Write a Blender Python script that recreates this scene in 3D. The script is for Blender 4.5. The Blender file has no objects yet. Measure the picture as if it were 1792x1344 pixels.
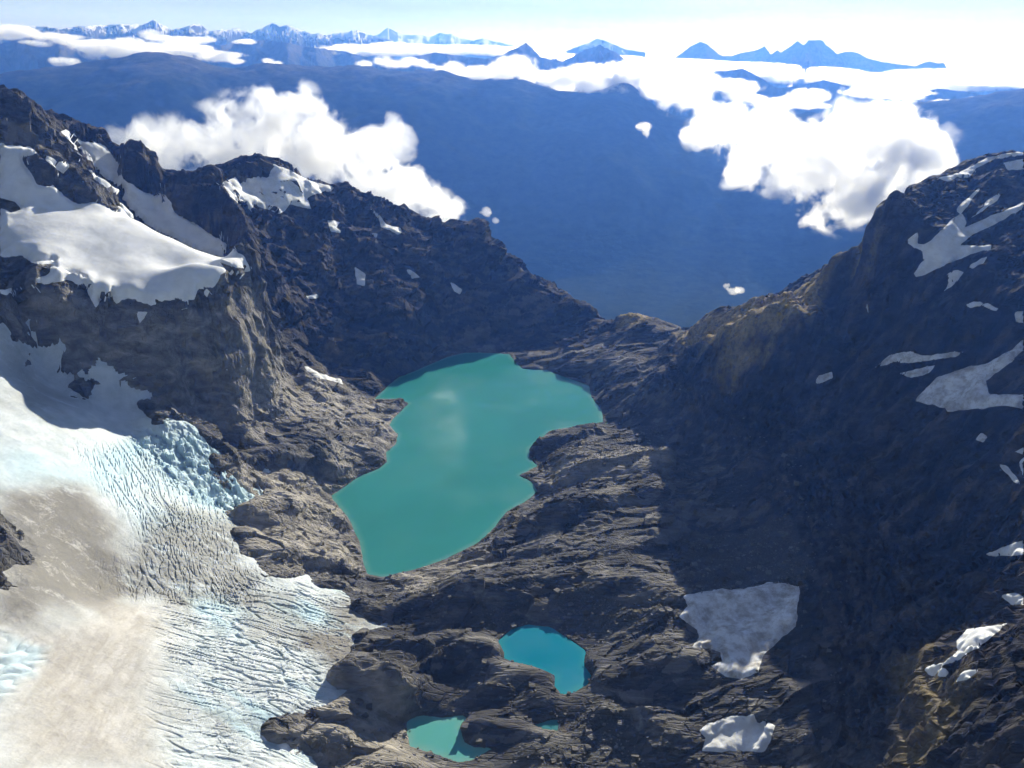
import bpy, math, random
import numpy as np
rng = np.random.default_rng(7)
SC = bpy.context.scene
R_ = math.radians

# ------------------------------------------------------------------ camera
CAM_H, FPX, PITCH, ROLL = 600.0, 1304.0, R_(24.0), R_(1.85)
_f = np.array([0, math.cos(PITCH), -math.sin(PITCH)])
_u0 = np.array([0, math.sin(PITCH), math.cos(PITCH)])
_r0 = np.array([1.0, 0, 0])
_r = math.cos(ROLL) * _r0 + math.sin(ROLL) * _u0
_u = -math.sin(ROLL) * _r0 + math.cos(ROLL) * _u0
cam = bpy.data.objects.new('camera', bpy.data.cameras.new('camera'))
SC.collection.objects.link(cam)
cam.data.sensor_width = 36.0
cam.data.lens = 36.0 * FPX / 1792.0
cam.data.clip_start = 1.0
cam.data.clip_end = 200000.0
from mathutils import Matrix
cam.matrix_world = Matrix(((_r[0], _u[0], -_f[0], 0), (_r[1], _u[1], -_f[1], 0), (_r[2], _u[2], -_f[2], CAM_H), (0, 0, 0, 1)))
SC.camera = cam

# ------------------------------------------------------------------ sky, sun, exposure
SUN_EL, SUN_AZ = R_(20.3), R_(21.5)          # azimuth measured from +Y (view direction) towards +X
w = bpy.data.worlds.new('World'); SC.world = w; w.use_nodes = True
nt = w.node_tree; nt.nodes.clear()
sky = nt.nodes.new('ShaderNodeTexSky'); sky.sky_type = 'NISHITA'; sky.sun_disc = False
sky.sun_elevation = SUN_EL; sky.sun_rotation = SUN_AZ; sky.altitude = 1800.0
sky.air_density = 1.0; sky.dust_density = 0.4; sky.ozone_density = 2.0
bg = nt.nodes.new('ShaderNodeBackground'); bg.inputs[1].default_value = 0.05
wo = nt.nodes.new('ShaderNodeOutputWorld')
wtc = nt.nodes.new('ShaderNodeTexCoord'); wmp = nt.nodes.new('ShaderNodeMapping'); wmp.inputs[3].default_value = (1.2, 1.2, 16.0)
wns = nt.nodes.new('ShaderNodeTexNoise'); wns.inputs['Scale'].default_value = 2.2; wns.inputs['Detail'].default_value = 6.0; wns.inputs['Roughness'].default_value = 0.62
wrp = nt.nodes.new('ShaderNodeValToRGB'); wrp.color_ramp.elements[0].position = 0.34; wrp.color_ramp.elements[1].position = 0.66; wrp.color_ramp.elements[1].color = (0.42, 0.42, 0.42, 1)
wmx = nt.nodes.new('ShaderNodeMix'); wmx.data_type = 'RGBA'; wmx.inputs[7].default_value = (4.6, 4.7, 5.0, 1)
nt.links.new(wtc.outputs['Generated'], wmp.inputs[0]); nt.links.new(wmp.outputs[0], wns.inputs['Vector']); nt.links.new(wns.outputs[0], wrp.inputs[0])
nt.links.new(wrp.outputs[0], wmx.inputs[0]); nt.links.new(sky.outputs[0], wmx.inputs[6])          # thin high cloud all round the sky
nt.links.new(wmx.outputs[2], bg.inputs[0]); nt.links.new(bg.outputs[0], wo.inputs[0])
sl = bpy.data.lights.new('sun', 'SUN'); sl.energy = 5.0; sl.angle = R_(0.53); sl.color = (1.0, 0.985, 0.96)
sun = bpy.data.objects.new('sun', sl); SC.collection.objects.link(sun)
SUN_DIR = np.array([math.sin(SUN_AZ) * math.cos(SUN_EL), math.cos(SUN_AZ) * math.cos(SUN_EL), math.sin(SUN_EL)])
from mathutils import Vector
sun.rotation_euler = Vector(SUN_DIR).to_track_quat('Z', 'Y').to_euler()
sun.location = (3000, 2400, 3000)
SC.view_settings.view_transform = 'Standard'; SC.view_settings.look = 'None'
SC.view_settings.gamma = 1.0; SC.view_settings.exposure = 0.68
SC.cycles.use_denoising = True; SC.cycles.use_adaptive_sampling = True; SC.cycles.adaptive_threshold = 0.05; SC.cycles.adaptive_min_samples = 16
SC.cycles.max_bounces = 9; SC.cycles.diffuse_bounces = 2; SC.cycles.glossy_bounces = 2
SC.cycles.transparent_max_bounces = 16; SC.cycles.volume_bounces = 8

# ------------------------------------------------------------------ helpers
def ray(px, py):
    px = np.asarray(px, float); py = np.asarray(py, float)
    return _f + _r * ((px - 896) / FPX)[..., None] - _u * ((py - 672) / FPX)[..., None]
def at_z(px, py, z):
    d = ray(px, py); t = (z - CAM_H) / d[..., 2]
    return np.array([0, 0, CAM_H]) + d * t[..., None]
def at_r(px, py, rr):
    d = ray(px, py); t = rr / np.hypot(d[..., 0], d[..., 1])
    return np.array([0, 0, CAM_H]) + d * np.asarray(t)[..., None]
def project(P):
    q = P - np.array([0, 0, CAM_H]); z = q @ _f
    z = np.where(np.abs(z) < 1e-3, 1e-3, z)
    return 896 + FPX * (q @ _r) / z, 672 - FPX * (q @ _u) / z, z
def smooth(a, b, x):
    t = np.clip((x - a) / (b - a), 0, 1); return t * t * (3 - 2 * t)

_perm = rng.permutation(4096).astype(np.int32)
_g3 = rng.normal(size=(4096, 3)).astype(np.float32); _g3 /= np.linalg.norm(_g3, axis=1, keepdims=True)
def pn(p, lam, seed=0):
    """3-D gradient noise, about -1..1, wavelength lam."""
    shp = p.shape[:-1]; p = (p.reshape(-1, 3) / lam + seed * 17.31).astype(np.float32)
    out = np.empty(len(p), np.float32)
    for s in range(0, len(p), 200000):
        q = p[s:s + 200000]; i = np.floor(q).astype(np.int32); f = q - i
        u = f * f * f * (f * (f * 6 - 15) + 10)
        acc = np.zeros(len(q), np.float32)
        px = [_perm[(i[:, 0] + k) & 4095] for k in (0, 1)]
        for a in (0, 1):
            wa = u[:, 0] if a else 1 - u[:, 0]
            for b in (0, 1):
                pb = _perm[(px[a] + i[:, 1] + b) & 4095]
                wb = wa * (u[:, 1] if b else 1 - u[:, 1])
                for c in (0, 1):
                    g = _g3[_perm[(pb + i[:, 2] + c) & 4095]]
                    dv = g[:, 0] * (f[:, 0] - a) + g[:, 1] * (f[:, 1] - b) + g[:, 2] * (f[:, 2] - c)
                    acc += wb * (u[:, 2] if c else 1 - u[:, 2]) * dv
        out[s:s + 200000] = acc * 1.5
    return out.reshape(shp)
def fbm(p, lam, octv=4, gain=0.5, seed=0):
    a, s = 1.0, 0.0
    for k in range(octv):
        s = s + a * pn(p, lam, seed + k); a *= gain; lam *= 0.49
    return s
def ridged(p, lam, octv=4, gain=0.5, seed=0):
    a, s, wt = 1.0, 0.0, 1.0
    for k in range(octv):
        n = (1 - np.abs(pn(p, lam, seed + k)) * 1.6); n = np.clip(n, -0.6, 1); s = s + a * n * wt
        wt = np.clip(0.35 + 0.65 * n, 0, 1); a *= gain; lam *= 0.48
    return s
def cells(P, lam, seed=0):
    """nearest of jittered cell seeds: three random numbers of that cell and the offset from its seed (in cells)"""
    shp = P.shape[:-1]; p = (P.reshape(-1, 3) / lam + seed * 7.77).astype(np.float32)
    rnd = np.empty((len(p), 3), np.float32); rel = np.empty((len(p), 3), np.float32)
    tab = _g3 * 0.42
    for s in range(0, len(p), 120000):
        q = p[s:s + 120000]; i = np.floor(q - 0.5).astype(np.int32); f = q - i
        bd = np.full(len(q), 1e9, np.float32); bi = np.zeros(len(q), np.int32); br = np.zeros((len(q), 3), np.float32)
        for a in (0, 1):
            pa = _perm[(i[:, 0] + a) & 4095]
            for b in (0, 1):
                pb = _perm[(pa + i[:, 1] + b) & 4095]
                for c in (0, 1):
                    h = _perm[(pb + i[:, 2] + c) & 4095]
                    r = f - (tab[h] + np.array([a + .5, b + .5, c + .5], np.float32))
                    d = (r * r).sum(1); m = d < bd
                    bd[m] = d[m]; bi[m] = h[m]; br[m] = r[m]
        rnd[s:s + 120000] = _g3[(bi * 7 + 13) & 4095]; rel[s:s + 120000] = br
    return rnd.reshape(*shp, 3), rel.reshape(*shp, 3)
def aniso(p, d, s):
    d = np.asarray(d, np.float32); d = d / np.linalg.norm(d)
    return p - (1 - 1 / s) * (p @ d)[..., None] * d
def inside(poly, x, y):
    c = np.zeros(x.shape, bool); n = len(poly); j = n - 1
    for i in range(n):
        xi, yi = poly[i]; xj, yj = poly[j]
        if yi != yj:
            c ^= ((yi > y) != (yj > y)) & (x < (xj - xi) * (y - yi) / (yj - yi) + xi)
        j = i
    return c
def sdist(poly, x, y, far=None):
    """signed distance to a polygon in plan, positive inside; beyond far it is only a bound"""
    x = np.asarray(x, np.float32); y = np.asarray(y, np.float32); poly = np.asarray(poly, float)
    if far is not None:
        out = np.full(x.shape, -far, np.float32)
        m = (x > poly[:, 0].min() - far) & (x < poly[:, 0].max() + far) & (y > poly[:, 1].min() - far) & (y < poly[:, 1].max() + far)
        if m.any(): out[m] = np.maximum(sdist(poly, x[m], y[m]), -far)
        return out
    d = np.full(x.shape, 1e18, np.float32); n = len(poly)
    for i in range(n):
        ax, ay = map(np.float32, poly[i]); bx, by = map(np.float32, poly[(i + 1) % n])
        ex, ey = bx - ax, by - ay; L = ex * ex + ey * ey + np.float32(1e-6)
        dx = x - ax; dy = y - ay
        t = np.clip((dx * ex + dy * ey) / L, 0, 1)
        dx -= t * ex; dy -= t * ey
        np.minimum(d, dx * dx + dy * dy, out=d)
    d = np.sqrt(d); return np.where(inside(poly, x, y), d, -d)

def mesh_obj(name, V, Fq, mat, attrs=None, smooth_shade=True, **props):
    V = np.asarray(V, np.float32); Fq = np.asarray(Fq, np.int32)
    me = bpy.data.meshes.new(name)
    k = Fq.shape[1]
    me.vertices.add(len(V)); me.vertices.foreach_set('co', V.ravel())
    me.loops.add(Fq.size); me.loops.foreach_set('vertex_index', Fq.ravel())
    me.polygons.add(len(Fq)); me.polygons.foreach_set('loop_start', np.arange(0, Fq.size, k, dtype=np.int32))
    me.polygons.foreach_set('use_smooth', np.full(len(Fq), smooth_shade))
    for an, av in (attrs or {}).items():
        a = me.attributes.new(an, 'FLOAT', 'POINT'); a.data.foreach_set('value', np.asarray(av, np.float32).ravel())
    me.update(calc_edges=True); me.validate()
    me.materials.append(mat)
    o = bpy.data.objects.new(name, me); SC.collection.objects.link(o)
    for a, b in props.items(): o[a] = b
    return o
def grid_faces(nr, nc, keep=None):
    i = np.arange(nr * nc).reshape(nr, nc)
    f = np.stack([i[:-1, :-1], i[:-1, 1:], i[1:, 1:], i[1:, :-1]], -1)
    return f[keep] if keep is not None else f.reshape(-1, 4)
def biggest(keep):
    """only the largest connected piece of a face mask"""
    lab = np.where(keep, np.arange(keep.size).reshape(keep.shape) + 1, 0)
    while True:
        b = np.pad(lab, 1); m = np.maximum.reduce([b[1:-1, 1:-1], b[:-2, 1:-1], b[2:, 1:-1], b[1:-1, :-2], b[1:-1, 2:]])
        m = np.where(keep, m, 0)
        if (m == lab).all(): break
        lab = m
    if not keep.any(): return keep
    v, c = np.unique(lab[lab > 0], return_counts=True); return lab == v[c.argmax()]
def sub_obj(name, P, keep, mat, attrs=None, **props):
    f = grid_faces(P.shape[0], P.shape[1], keep)
    ids, inv = np.unique(f, return_inverse=True)
    return mesh_obj(name, P.reshape(-1, 3)[ids], inv.reshape(-1, 4), mat, {k: v.ravel()[ids] for k, v in (attrs or {}).items()}, **props)
def face_any(m): return m[:-1, :-1] | m[:-1, 1:] | m[1:, 1:] | m[1:, :-1]
def face_all(m): return m[:-1, :-1] & m[:-1, 1:] & m[1:, 1:] & m[1:, :-1]
def blur(a, n=1):
    for _ in range(n):
        b = np.pad(a, 1, 'edge'); a = (b[:-2, 1:-1] + b[2:, 1:-1] + b[1:-1, :-2] + b[1:-1, 2:] + 2 * b[1:-1, 1:-1]) / 6
    return a

# ------------------------------------------------------------------ materials
class NT:
    def __init__(s, name):
        s.m = bpy.data.materials.new(name); s.m.use_nodes = True; s.t = s.m.node_tree; s.t.nodes.clear()
        s.out = s.n('ShaderNodeOutputMaterial')
    def n(s, typ, **kw):
        nd = s.t.nodes.new(typ)
        for k, v in kw.items():
            if k == 'ins':
                for kk, vv in v.items():
                    if isinstance(vv, bpy.types.NodeSocket): s.t.links.new(vv, nd.inputs[kk])
                    else: nd.inputs[kk].default_value = vv
            else: setattr(nd, k, v)
        return nd
    def noise(s, vec, scale, detail=6, rough=0.6, dist=0.0):
        return s.n('ShaderNodeTexNoise', ins={'Vector': vec, 'Scale': scale, 'Detail': detail, 'Roughness': rough, 'Distortion': dist}).outputs[0]
    def ramp(s, fac, stops):
        r = s.n('ShaderNodeValToRGB', ins={0: fac}); e = r.color_ramp.elements
        while len(e) < len(stops): e.new(0.5)
        for k, (p, c) in enumerate(stops):
            e[k].position = p; e[k].color = (c, c, c, 1) if isinstance(c, (int, float)) else (*c, 1)
        return r.outputs[0]
    def mix(s, fac, a, b, mode='MIX'):
        m = s.n('ShaderNodeMix', data_type='RGBA', blend_type=mode)
        for i, v in ((0, fac), (6, a), (7, b)):
            if isinstance(v, bpy.types.NodeSocket): s.t.links.new(v, m.inputs[i])
            else: m.inputs[i].default_value = v if i == 0 else ((*v, 1) if len(v) == 3 else v)
        return m.outputs[2]
    def math(s, op, a, b=0.0, clamp=False):
        m = s.n('ShaderNodeMath', operation=op, use_clamp=clamp, ins={0: a, 1: b}); return m.outputs[0]
    def attr(s, name): return s.n('ShaderNodeAttribute', attribute_name=name).outputs['Fac']
    def pos(s): return s.n('ShaderNodeNewGeometry').outputs['Position']
    def mapping(s, vec, scale, rot=(0, 0, 0)):
        return s.n('ShaderNodeMapping', ins={0: vec, 2: rot, 3: scale}).outputs[0]
    def bump(s, h, strength=1.0, dist=1.0, normal=None):
        b = s.n('ShaderNodeBump', ins={'Strength': strength, 'Distance': dist, 'Height': h})
        if normal is not None: s.t.links.new(normal, b.inputs['Normal'])
        return b.outputs[0]
    def surf(s, col, rough=0.9, normal=None, spec=0.2, **kw):
        ins = {'Base Color': col if isinstance(col, bpy.types.NodeSocket) else (*col, 1), 'Roughness': rough, 'Specular IOR Level': spec}
        ins.update(kw)
        p = s.n('ShaderNodeBsdfPrincipled', ins=ins)
        if normal is not None: s.t.links.new(normal, p.inputs['Normal'])
        s.t.links.new(p.outputs[0], s.out.inputs[0]); return p

def rock_material():
    k = NT('rock'); p = k.pos()
    pa = k.mapping(p, (0.35, 1.0, 1.0), (0.25, 0.2, 0.35))
    big = k.noise(p, 0.012, 5, 0.6); mid = k.noise(pa, 0.07, 8, 0.68, 0.6); fine = k.noise(pa, 0.45, 6, 0.7)
    base = k.ramp(mid, [(0.32, (0.036, 0.036, 0.039)), (0.47, (0.082, 0.080, 0.078)), (0.60, (0.195, 0.186, 0.172)), (0.73, (0.40, 0.375, 0.34))])
    dark = k.mix(k.ramp(big, [(0.42, 0.0), (0.62, 0.75)]), base, (0.066, 0.064, 0.066))
    rust = k.ramp(k.noise(p, 0.02, 6, 0.65, 1.0), [(0.56, 0.0), (0.74, 0.45)])
    col = k.mix(rust, dark, (0.125, 0.090, 0.066))
    col = k.mix(k.ramp(fine, [(0.35, 0.45), (0.55, 0.0)]), col, (0.042, 0.041, 0.043))
    tn = k.attr('tone')
    col = k.mix(k.ramp(tn, [(0.15, 0.55), (0.5, 0.0)]), col, (0.060, 0.060, 0.063))
    col = k.mix(k.ramp(tn, [(0.6, 0.0), (0.95, 0.5)]), col, (0.27, 0.255, 0.235))
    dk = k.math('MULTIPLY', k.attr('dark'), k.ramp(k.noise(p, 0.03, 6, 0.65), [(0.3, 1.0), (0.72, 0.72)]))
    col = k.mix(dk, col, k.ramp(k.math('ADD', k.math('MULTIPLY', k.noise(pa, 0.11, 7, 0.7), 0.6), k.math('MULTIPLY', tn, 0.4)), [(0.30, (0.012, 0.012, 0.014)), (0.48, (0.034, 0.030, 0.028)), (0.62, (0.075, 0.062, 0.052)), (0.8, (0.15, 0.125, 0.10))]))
    g = k.math('MULTIPLY', k.attr('grass'), k.ramp(k.noise(p, 0.06, 7, 0.7), [(0.34, 0.0), (0.47, 1.0)]))
    gcol = k.ramp(k.noise(p, 0.15, 5, 0.7), [(0.35, (0.15, 0.12, 0.055)), (0.52, (0.34, 0.26, 0.115)), (0.70, (0.50, 0.395, 0.20))])
    col = k.mix(g, col, gcol)
    gr = k.attr('gravel')
    gcol2 = k.ramp(k.noise(p, 0.5, 6, 0.75), [(0.35, (0.06, 0.06, 0.06)), (0.65, (0.13, 0.125, 0.115))])
    col = k.mix(gr, col, gcol2)
    # polished pale slabs by the ice, plus grazing sun painted on the buttress
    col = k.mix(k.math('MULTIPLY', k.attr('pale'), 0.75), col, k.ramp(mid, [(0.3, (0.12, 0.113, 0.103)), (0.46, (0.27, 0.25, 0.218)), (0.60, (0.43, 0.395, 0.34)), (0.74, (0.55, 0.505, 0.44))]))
    h = k.math('ADD', k.math('MULTIPLY', mid, 3.0), k.math('MULTIPLY', fine, 0.9))
    crack = k.n('ShaderNodeTexVoronoi', feature='DISTANCE_TO_EDGE', ins={'Vector': k.mapping(pa, (0.05, 0.16, 0.12)), 'Scale': 1.0}).outputs[0]
    h = k.math('ADD', h, k.math('MULTIPLY', k.ramp(crack, [(0.0, 0.0), (0.12, 1.0)]), 0.8))
    nb = k.bump(h, 0.9, 1.1)
    k.surf(col, 0.9, nb, 0.06)
    return k.m
def snow_material():
    k = NT('snow'); p = k.pos()
    n = k.noise(p, 0.05, 5, 0.6); f = k.noise(p, 0.35, 5, 0.65)
    col = k.ramp(n, [(0.3, (0.66, 0.67, 0.68)), (0.6, (0.80, 0.81, 0.82))])
    dirt = k.math('MULTIPLY', k.attr('dirt'), k.ramp(k.noise(p, 0.08, 7, 0.7), [(0.42, 0.0), (0.62, 1.0)]))
    col = k.mix(dirt, col, (0.36, 0.33, 0.30))
    nb = k.bump(k.math('ADD', k.math('MULTIPLY', k.noise(p, 0.12, 5, 0.6), 1.6), k.math('MULTIPLY', f, 0.5)), 0.35, 1.0)
    k.surf(col, 0.8, nb, 0.05); return k.m
def ice_material():
    k = NT('glacier_ice'); p = k.pos()
    n = k.noise(p, 0.03, 6, 0.65); f = k.noise(p, 0.4, 6, 0.7)
    white = k.ramp(k.noise(p, 0.06, 6, 0.65), [(0.3, (0.44, 0.47, 0.48)), (0.55, (0.60, 0.62, 0.63)), (0.75, (0.70, 0.71, 0.71))])
    blue = k.mix(k.math('MULTIPLY', k.attr('blue'), 0.8), white, (0.42, 0.62, 0.70))
    deep = k.mix(k.math('MULTIPLY', k.attr('crack'), 0.8), blue, (0.27, 0.36, 0.40))
    beige = k.ramp(n, [(0.3, (0.40, 0.38, 0.35)), (0.55, (0.51, 0.49, 0.46)), (0.75, (0.60, 0.59, 0.57))])
    stk = k.noise(k.mapping(p, (1.0, 0.22, 1.0), (0, 0, -0.5)), 0.10, 7, 0.68, 0.5)
    beige = k.mix(k.ramp(stk, [(0.40, 0.75), (0.56, 0.0)]), beige, (0.37, 0.345, 0.31))
    beige = k.mix(k.ramp(f, [(0.34, 0.5), (0.46, 0.0)]), beige, (0.30, 0.28, 0.25))
    col = k.mix(k.attr('beige'), deep, beige)
    dm = k.math('MULTIPLY', k.attr('dirt'), k.ramp(k.math('ADD', k.math('MULTIPLY', k.noise(k.mapping(p, (0.5, 1.6, 1.0)), 0.035, 8, 0.72, 0.4), 0.7), k.math('MULTIPLY', f, 0.3)), [(0.38, 0.0), (0.48, 1.0)]))
    col = k.mix(dm, col, (0.20, 0.19, 0.17))
    nb = k.bump(k.math('ADD', k.math('MULTIPLY', k.noise(p, 0.15, 6, 0.7), 1.4), k.math('MULTIPLY', f, 0.5)), 0.6, 1.0)
    k.surf(col, 0.7, nb, 0.12); return k.m
def water_material(name, c, shallow, rough=0.09):
    k = NT(name); p = k.pos()
    rip = k.math('ADD', k.noise(k.mapping(p, (1, 0.45, 1)), 0.16, 3, 0.6), k.math('MULTIPLY', k.noise(p, 0.02, 3, 0.5), 2.0))
    nb = k.bump(rip, 0.16, 0.5)
    silt = k.noise(p, 0.007, 5, 0.55, 0.8)
    col = k.mix(k.ramp(silt, [(0.35, 0.0), (0.68, 0.6)]), c, tuple(x * 0.82 for x in c))
    col = k.mix(k.math('MULTIPLY', k.attr('shallow'), k.ramp(k.noise(p, 0.05, 4, 0.6), [(0.3, 0.35), (0.65, 1.0)])), col, shallow)
    k.surf(col, k.ramp(k.noise(p, 0.01, 3, 0.5), [(0.4, rough), (0.65, rough * 3)]), nb, 0.5, IOR=1.33); return k.m
M_ROCK, M_SNOW, M_ICE = rock_material(), snow_material(), ice_material()

# ------------------------------------------------------------------ plan shapes read off the place
LAKE = [(810,618),(837,617),(891,620),(902,634),(914,645),(958,648),(991,661),(1031,675),(1035,695),(1053,718),(1055,738),(1021,745),(961,755),(927,785),(926,802),(941,815),(909,832),(931,844),(941,860),(917,879),(887,895),(867,921),(837,949),(810,963),(780,978),(730,998),(690,1009),(663,1009),(643,1004),(636,984),(629,948),(613,914),(600,895),(580,868),(596,857),(626,835),(663,820),(676,809),(675,792),(693,777),(696,760),(680,745),(691,730),(715,706),(696,698),(656,698),(676,678),(698,660),(740,643),(780,626)]
POND1 = [(871,1122),(897,1100),(924,1093),(964,1098),(991,1115),(1025,1138),(1023,1165),(1036,1182),(1028,1199),(1004,1212),(981,1215),(969,1202),(971,1185),(931,1170),(881,1155),(881,1142)]
POND2 = [(712,1262),(730,1252),(773,1256),(810,1252),(817,1257),(805,1272),(814,1299),(830,1307),(864,1309),(827,1329),(804,1334),(757,1318),(717,1306),(712,1282)]
POND3 = [(934,1269),(958,1261),(978,1259),(976,1279),(948,1276)]
Z1, Z2, Z3 = 24.0, 15.0, 19.0
def plan(poly, z): a = np.array(poly, float); return at_z(a[:, 0], a[:, 1], z)[:, :2]
WATERS = [(plan(LAKE, 0.0), 0.0), (plan(POND1, Z1), Z1), (plan(POND2, Z2), Z2), (plan(POND3, Z3), Z3)]

# control points: (px, py, height)
CZ = [ # bench between the lake, the glacier and the right-hand slope
 (690,1016,6),(760,1010,9),(840,965,14),(900,905,15),(960,870,12),(950,825,6),(990,765,12),(1040,760,10),(1000,800,22),(1080,815,36),(1150,790,44),(1000,880,30),(1060,880,30),(1150,860,34),(1000,930,30),(1100,950,32),(1160,960,32),(870,985,14),(940,990,25),
 (640,1040,16),(700,1050,22),(680,1090,26),(760,1050,34),(830,1040,38),(920,1030,40),(1000,1010,38),(1100,1030,46),(1180,1050,48),(750,1110,27),(840,1090,31),(1000,1070,31),(1080,1090,33),(1060,1130,28),
 (870,1140,30),(780,1135,31),(700,1130,38),(650,1150,42),(640,1195,50),(700,1210,42),(700,1250,20),(820,1170,28),(900,1190,29),(960,1215,29),(850,1240,20),(760,1235,18),
 (600,1260,46),(560,1310,44),(640,1330,34),(720,1335,24),(850,1275,22),(930,1300,24),(830,1285,21),(1000,1330,24),(1090,1250,26),(1150,1300,30),(1240,1344,36),(1040,1220,27),
 (1100,1180,33),(1150,1150,42),(1200,1170,46),(1180,1100,48),(1200,1220,38),
 (1210,1060,48),(1300,1100,48),(1390,1030,60),(1270,1190,44),(1240,1280,38),(1290,1290,40),(1345,1290,46),
 # foot of the right-hand slope
 (1062,745,4),(1100,770,25),(1170,800,46),(1180,900,36),(1190,1000,46),(1300,1015,58),(1400,1015,66),(1402,1100,66),(1340,1170,60),(1290,1210,48),(1330,1235,50),(1370,1300,55),(1370,1344,52),
 (1036,672,3),(1062,720,4),(1000,640,14),(940,630,10),
 # glacier
 (0,560,268),(60,605,240),(100,650,208),(200,692,172),(275,728,158),(330,738,142),(385,775,108),(450,800,72),
 (0,700,228),(150,720,180),(250,760,142),(340,768,132),(300,800,128),(380,830,95),(440,880,58),(380,880,78),
 (0,850,205),(150,850,168),(250,870,132),(320,900,108),(0,1000,185),(150,950,150),(220,940,132),(330,960,98),(415,930,72),(415,985,66),
 (200,1030,118),(300,1040,94),(400,1040,72),(500,1040,52),(600,1042,31),(625,1070,28),
 (0,1120,165),(150,1130,134),(300,1130,100),(450,1130,74),(600,1140,46),(0,1344,155),(150,1344,126),(300,1344,98),(400,1344,76),(450,1300,66),(520,1290,54),(585,1200,50),(0,1240,160),(300,1240,99),
 # lakeside slabs on the left
 (410,805,74),(470,830,58),(560,825,26),(620,820,9),(560,770,62),(640,760,22),(640,725,28),(690,712,6),(660,790,12),(500,780,72),(500,880,52),(570,890,14),(440,930,66),(470,900,62),(560,930,30),(590,960,24),(500,960,58),(480,1000,54),(560,1000,34),(610,1000,18),(630,1020,14),
 (640,680,12),(600,690,32),
]
CR = [ # (px, py, plan distance)
 # left buttress
 (0,505,1077),(60,500,1091),(120,490,1109),(180,520,1090),(260,535,1080),(340,530,1078),(390,500,1105),(440,482,1190),(455,490,1215),
 (100,580,1060),(300,620,1050),(200,620,1050),(400,650,1064),(30,540,1090),(430,560,1130),(480,600,1210),(530,660,1215),(350,690,1045),(450,700,1080),(540,710,1140),(600,670,1280),(480,640,1170),(590,700,1190),(450,530,1190),
 # snow dome, its far edge, and the snow trough behind it
 (100,400,1235),(0,400,1250),(20,330,1330),(150,465,1150),(60,450,1150),(250,440,1190),(300,475,1155),(370,480,1140),(420,478,1165),
 (190,380,1300),(230,388,1280),(300,424,1235),(350,446,1205),(400,461,1190),(445,471,1195),
 (200,310,1590),(260,352,1560),(330,402,1490),(390,442,1440),(432,468,1390),(230,350,1540),
 # peak mass and rib standing out of the snow
 (0,255,1400),(50,258,1400),(100,285,1390),(67,268,1345),(100,300,1335),(150,318,1340),(195,350,1345),(70,325,1320),(120,350,1310),(160,354,1310),(200,369,1325),
 (40,166,1490),(0,163,1490),(75,192,1490),(108,232,1470),(140,275,1440),(165,315,1410),(195,345,1385),(150,213,1640),(175,235,1640),(203,262,1640),(150,250,1610),
 (228,247,1610),(255,252,1610),(280,290,1600),(290,325,1570),(215,300,1575),(250,328,1560),
 # dark rib right of the trough, summit and skyline ridge
 (300,298,1600),(345,303,1600),(375,293,1590),(395,335,1520),(415,355,1480),(440,385,1440),(458,430,1410),(468,472,1390),(300,345,1545),(350,398,1490),(400,432,1445),(340,345,1560),(400,395,1465),
 (420,272,1720),(445,268,1730),(480,285,1750),(520,305,1780),(600,322,1830),(700,362,1850),(800,392,1850),(840,390,1850),(900,452,1820),(960,492,1780),(1030,535,1720),(1058,560,1690),
 (430,330,1650),(480,340,1660),(500,365,1640),(480,385,1590),(500,430,1540),(490,500,1440),(500,560,1370),(530,635,1310),(590,650,1330),(640,655,1345),
 (560,440,1580),(545,510,1480),(620,480,1560),(600,560,1450),(700,430,1670),(700,520,1530),(690,600,1430),(780,470,1680),(780,560,1560),(860,500,1680),(870,560,1610),(950,540,1680),(940,585,1600),(1010,575,1650),(620,380,1740),(760,420,1760),(860,450,1750),
 # outlet and knoll
 (830,605,1530),(880,608,1550),(940,603,1570),(985,603,1570),(1040,580,1600),(1080,556,1600),(1110,549,1600),(1150,560,1590),(1172,577,1570),(1100,600,1490),(1060,630,1410),(1150,620,1440),
 # right-hand mountain
 (1250,550,1440),(1330,522,1390),(1400,510,1345),(1425,508,1330),(1480,440,1300),(1530,400,1260),(1545,370,1250),(1562,345,1260),(1585,333,1340),(1620,318,1450),(1660,304,1540),(1700,290,1620),(1792,263,1720),
 (1200,640,1320),(1260,592,1215),(1320,572,1170),(1400,548,1150),(1350,548,1260),(1290,560,1300),(1200,608,1290),(1300,632,1150),(1400,605,1125),(1200,720,1180),(1300,700,1120),(1400,680,1100),(1500,600,1180),(1500,480,1255),(1600,420,1230),(1700,420,1290),(1792,400,1340),(1620,360,1330),(1700,340,1440),(1792,320,1520),(1600,560,1120),(1700,560,1115),(1792,540,1120),
 (1500,690,1080),(1600,690,1040),(1700,690,1010),(1792,690,970),(1200,800,1070),(1300,820,1010),(1400,820,970),(1500,820,940),(1600,820,910),(1700,820,880),(1792,820,850),
 (1250,920,890),(1350,920,865),(1450,930,835),(1600,950,800),(1700,970,765),(1792,970,750),(1480,1050,715),(1600,1070,690),(1700,1080,680),(1792,1060,680),(1450,1150,635),(1560,1160,620),(1640,1130,600),(1740,1110,595),(1792,1120,580),
 (1400,1250,565),(1500,1270,550),(1600,1230,525),(1700,1220,512),(1792,1220,498),(1440,1344,505),(1550,1344,466),(1680,1344,448),(1792,1344,435),
]
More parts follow.
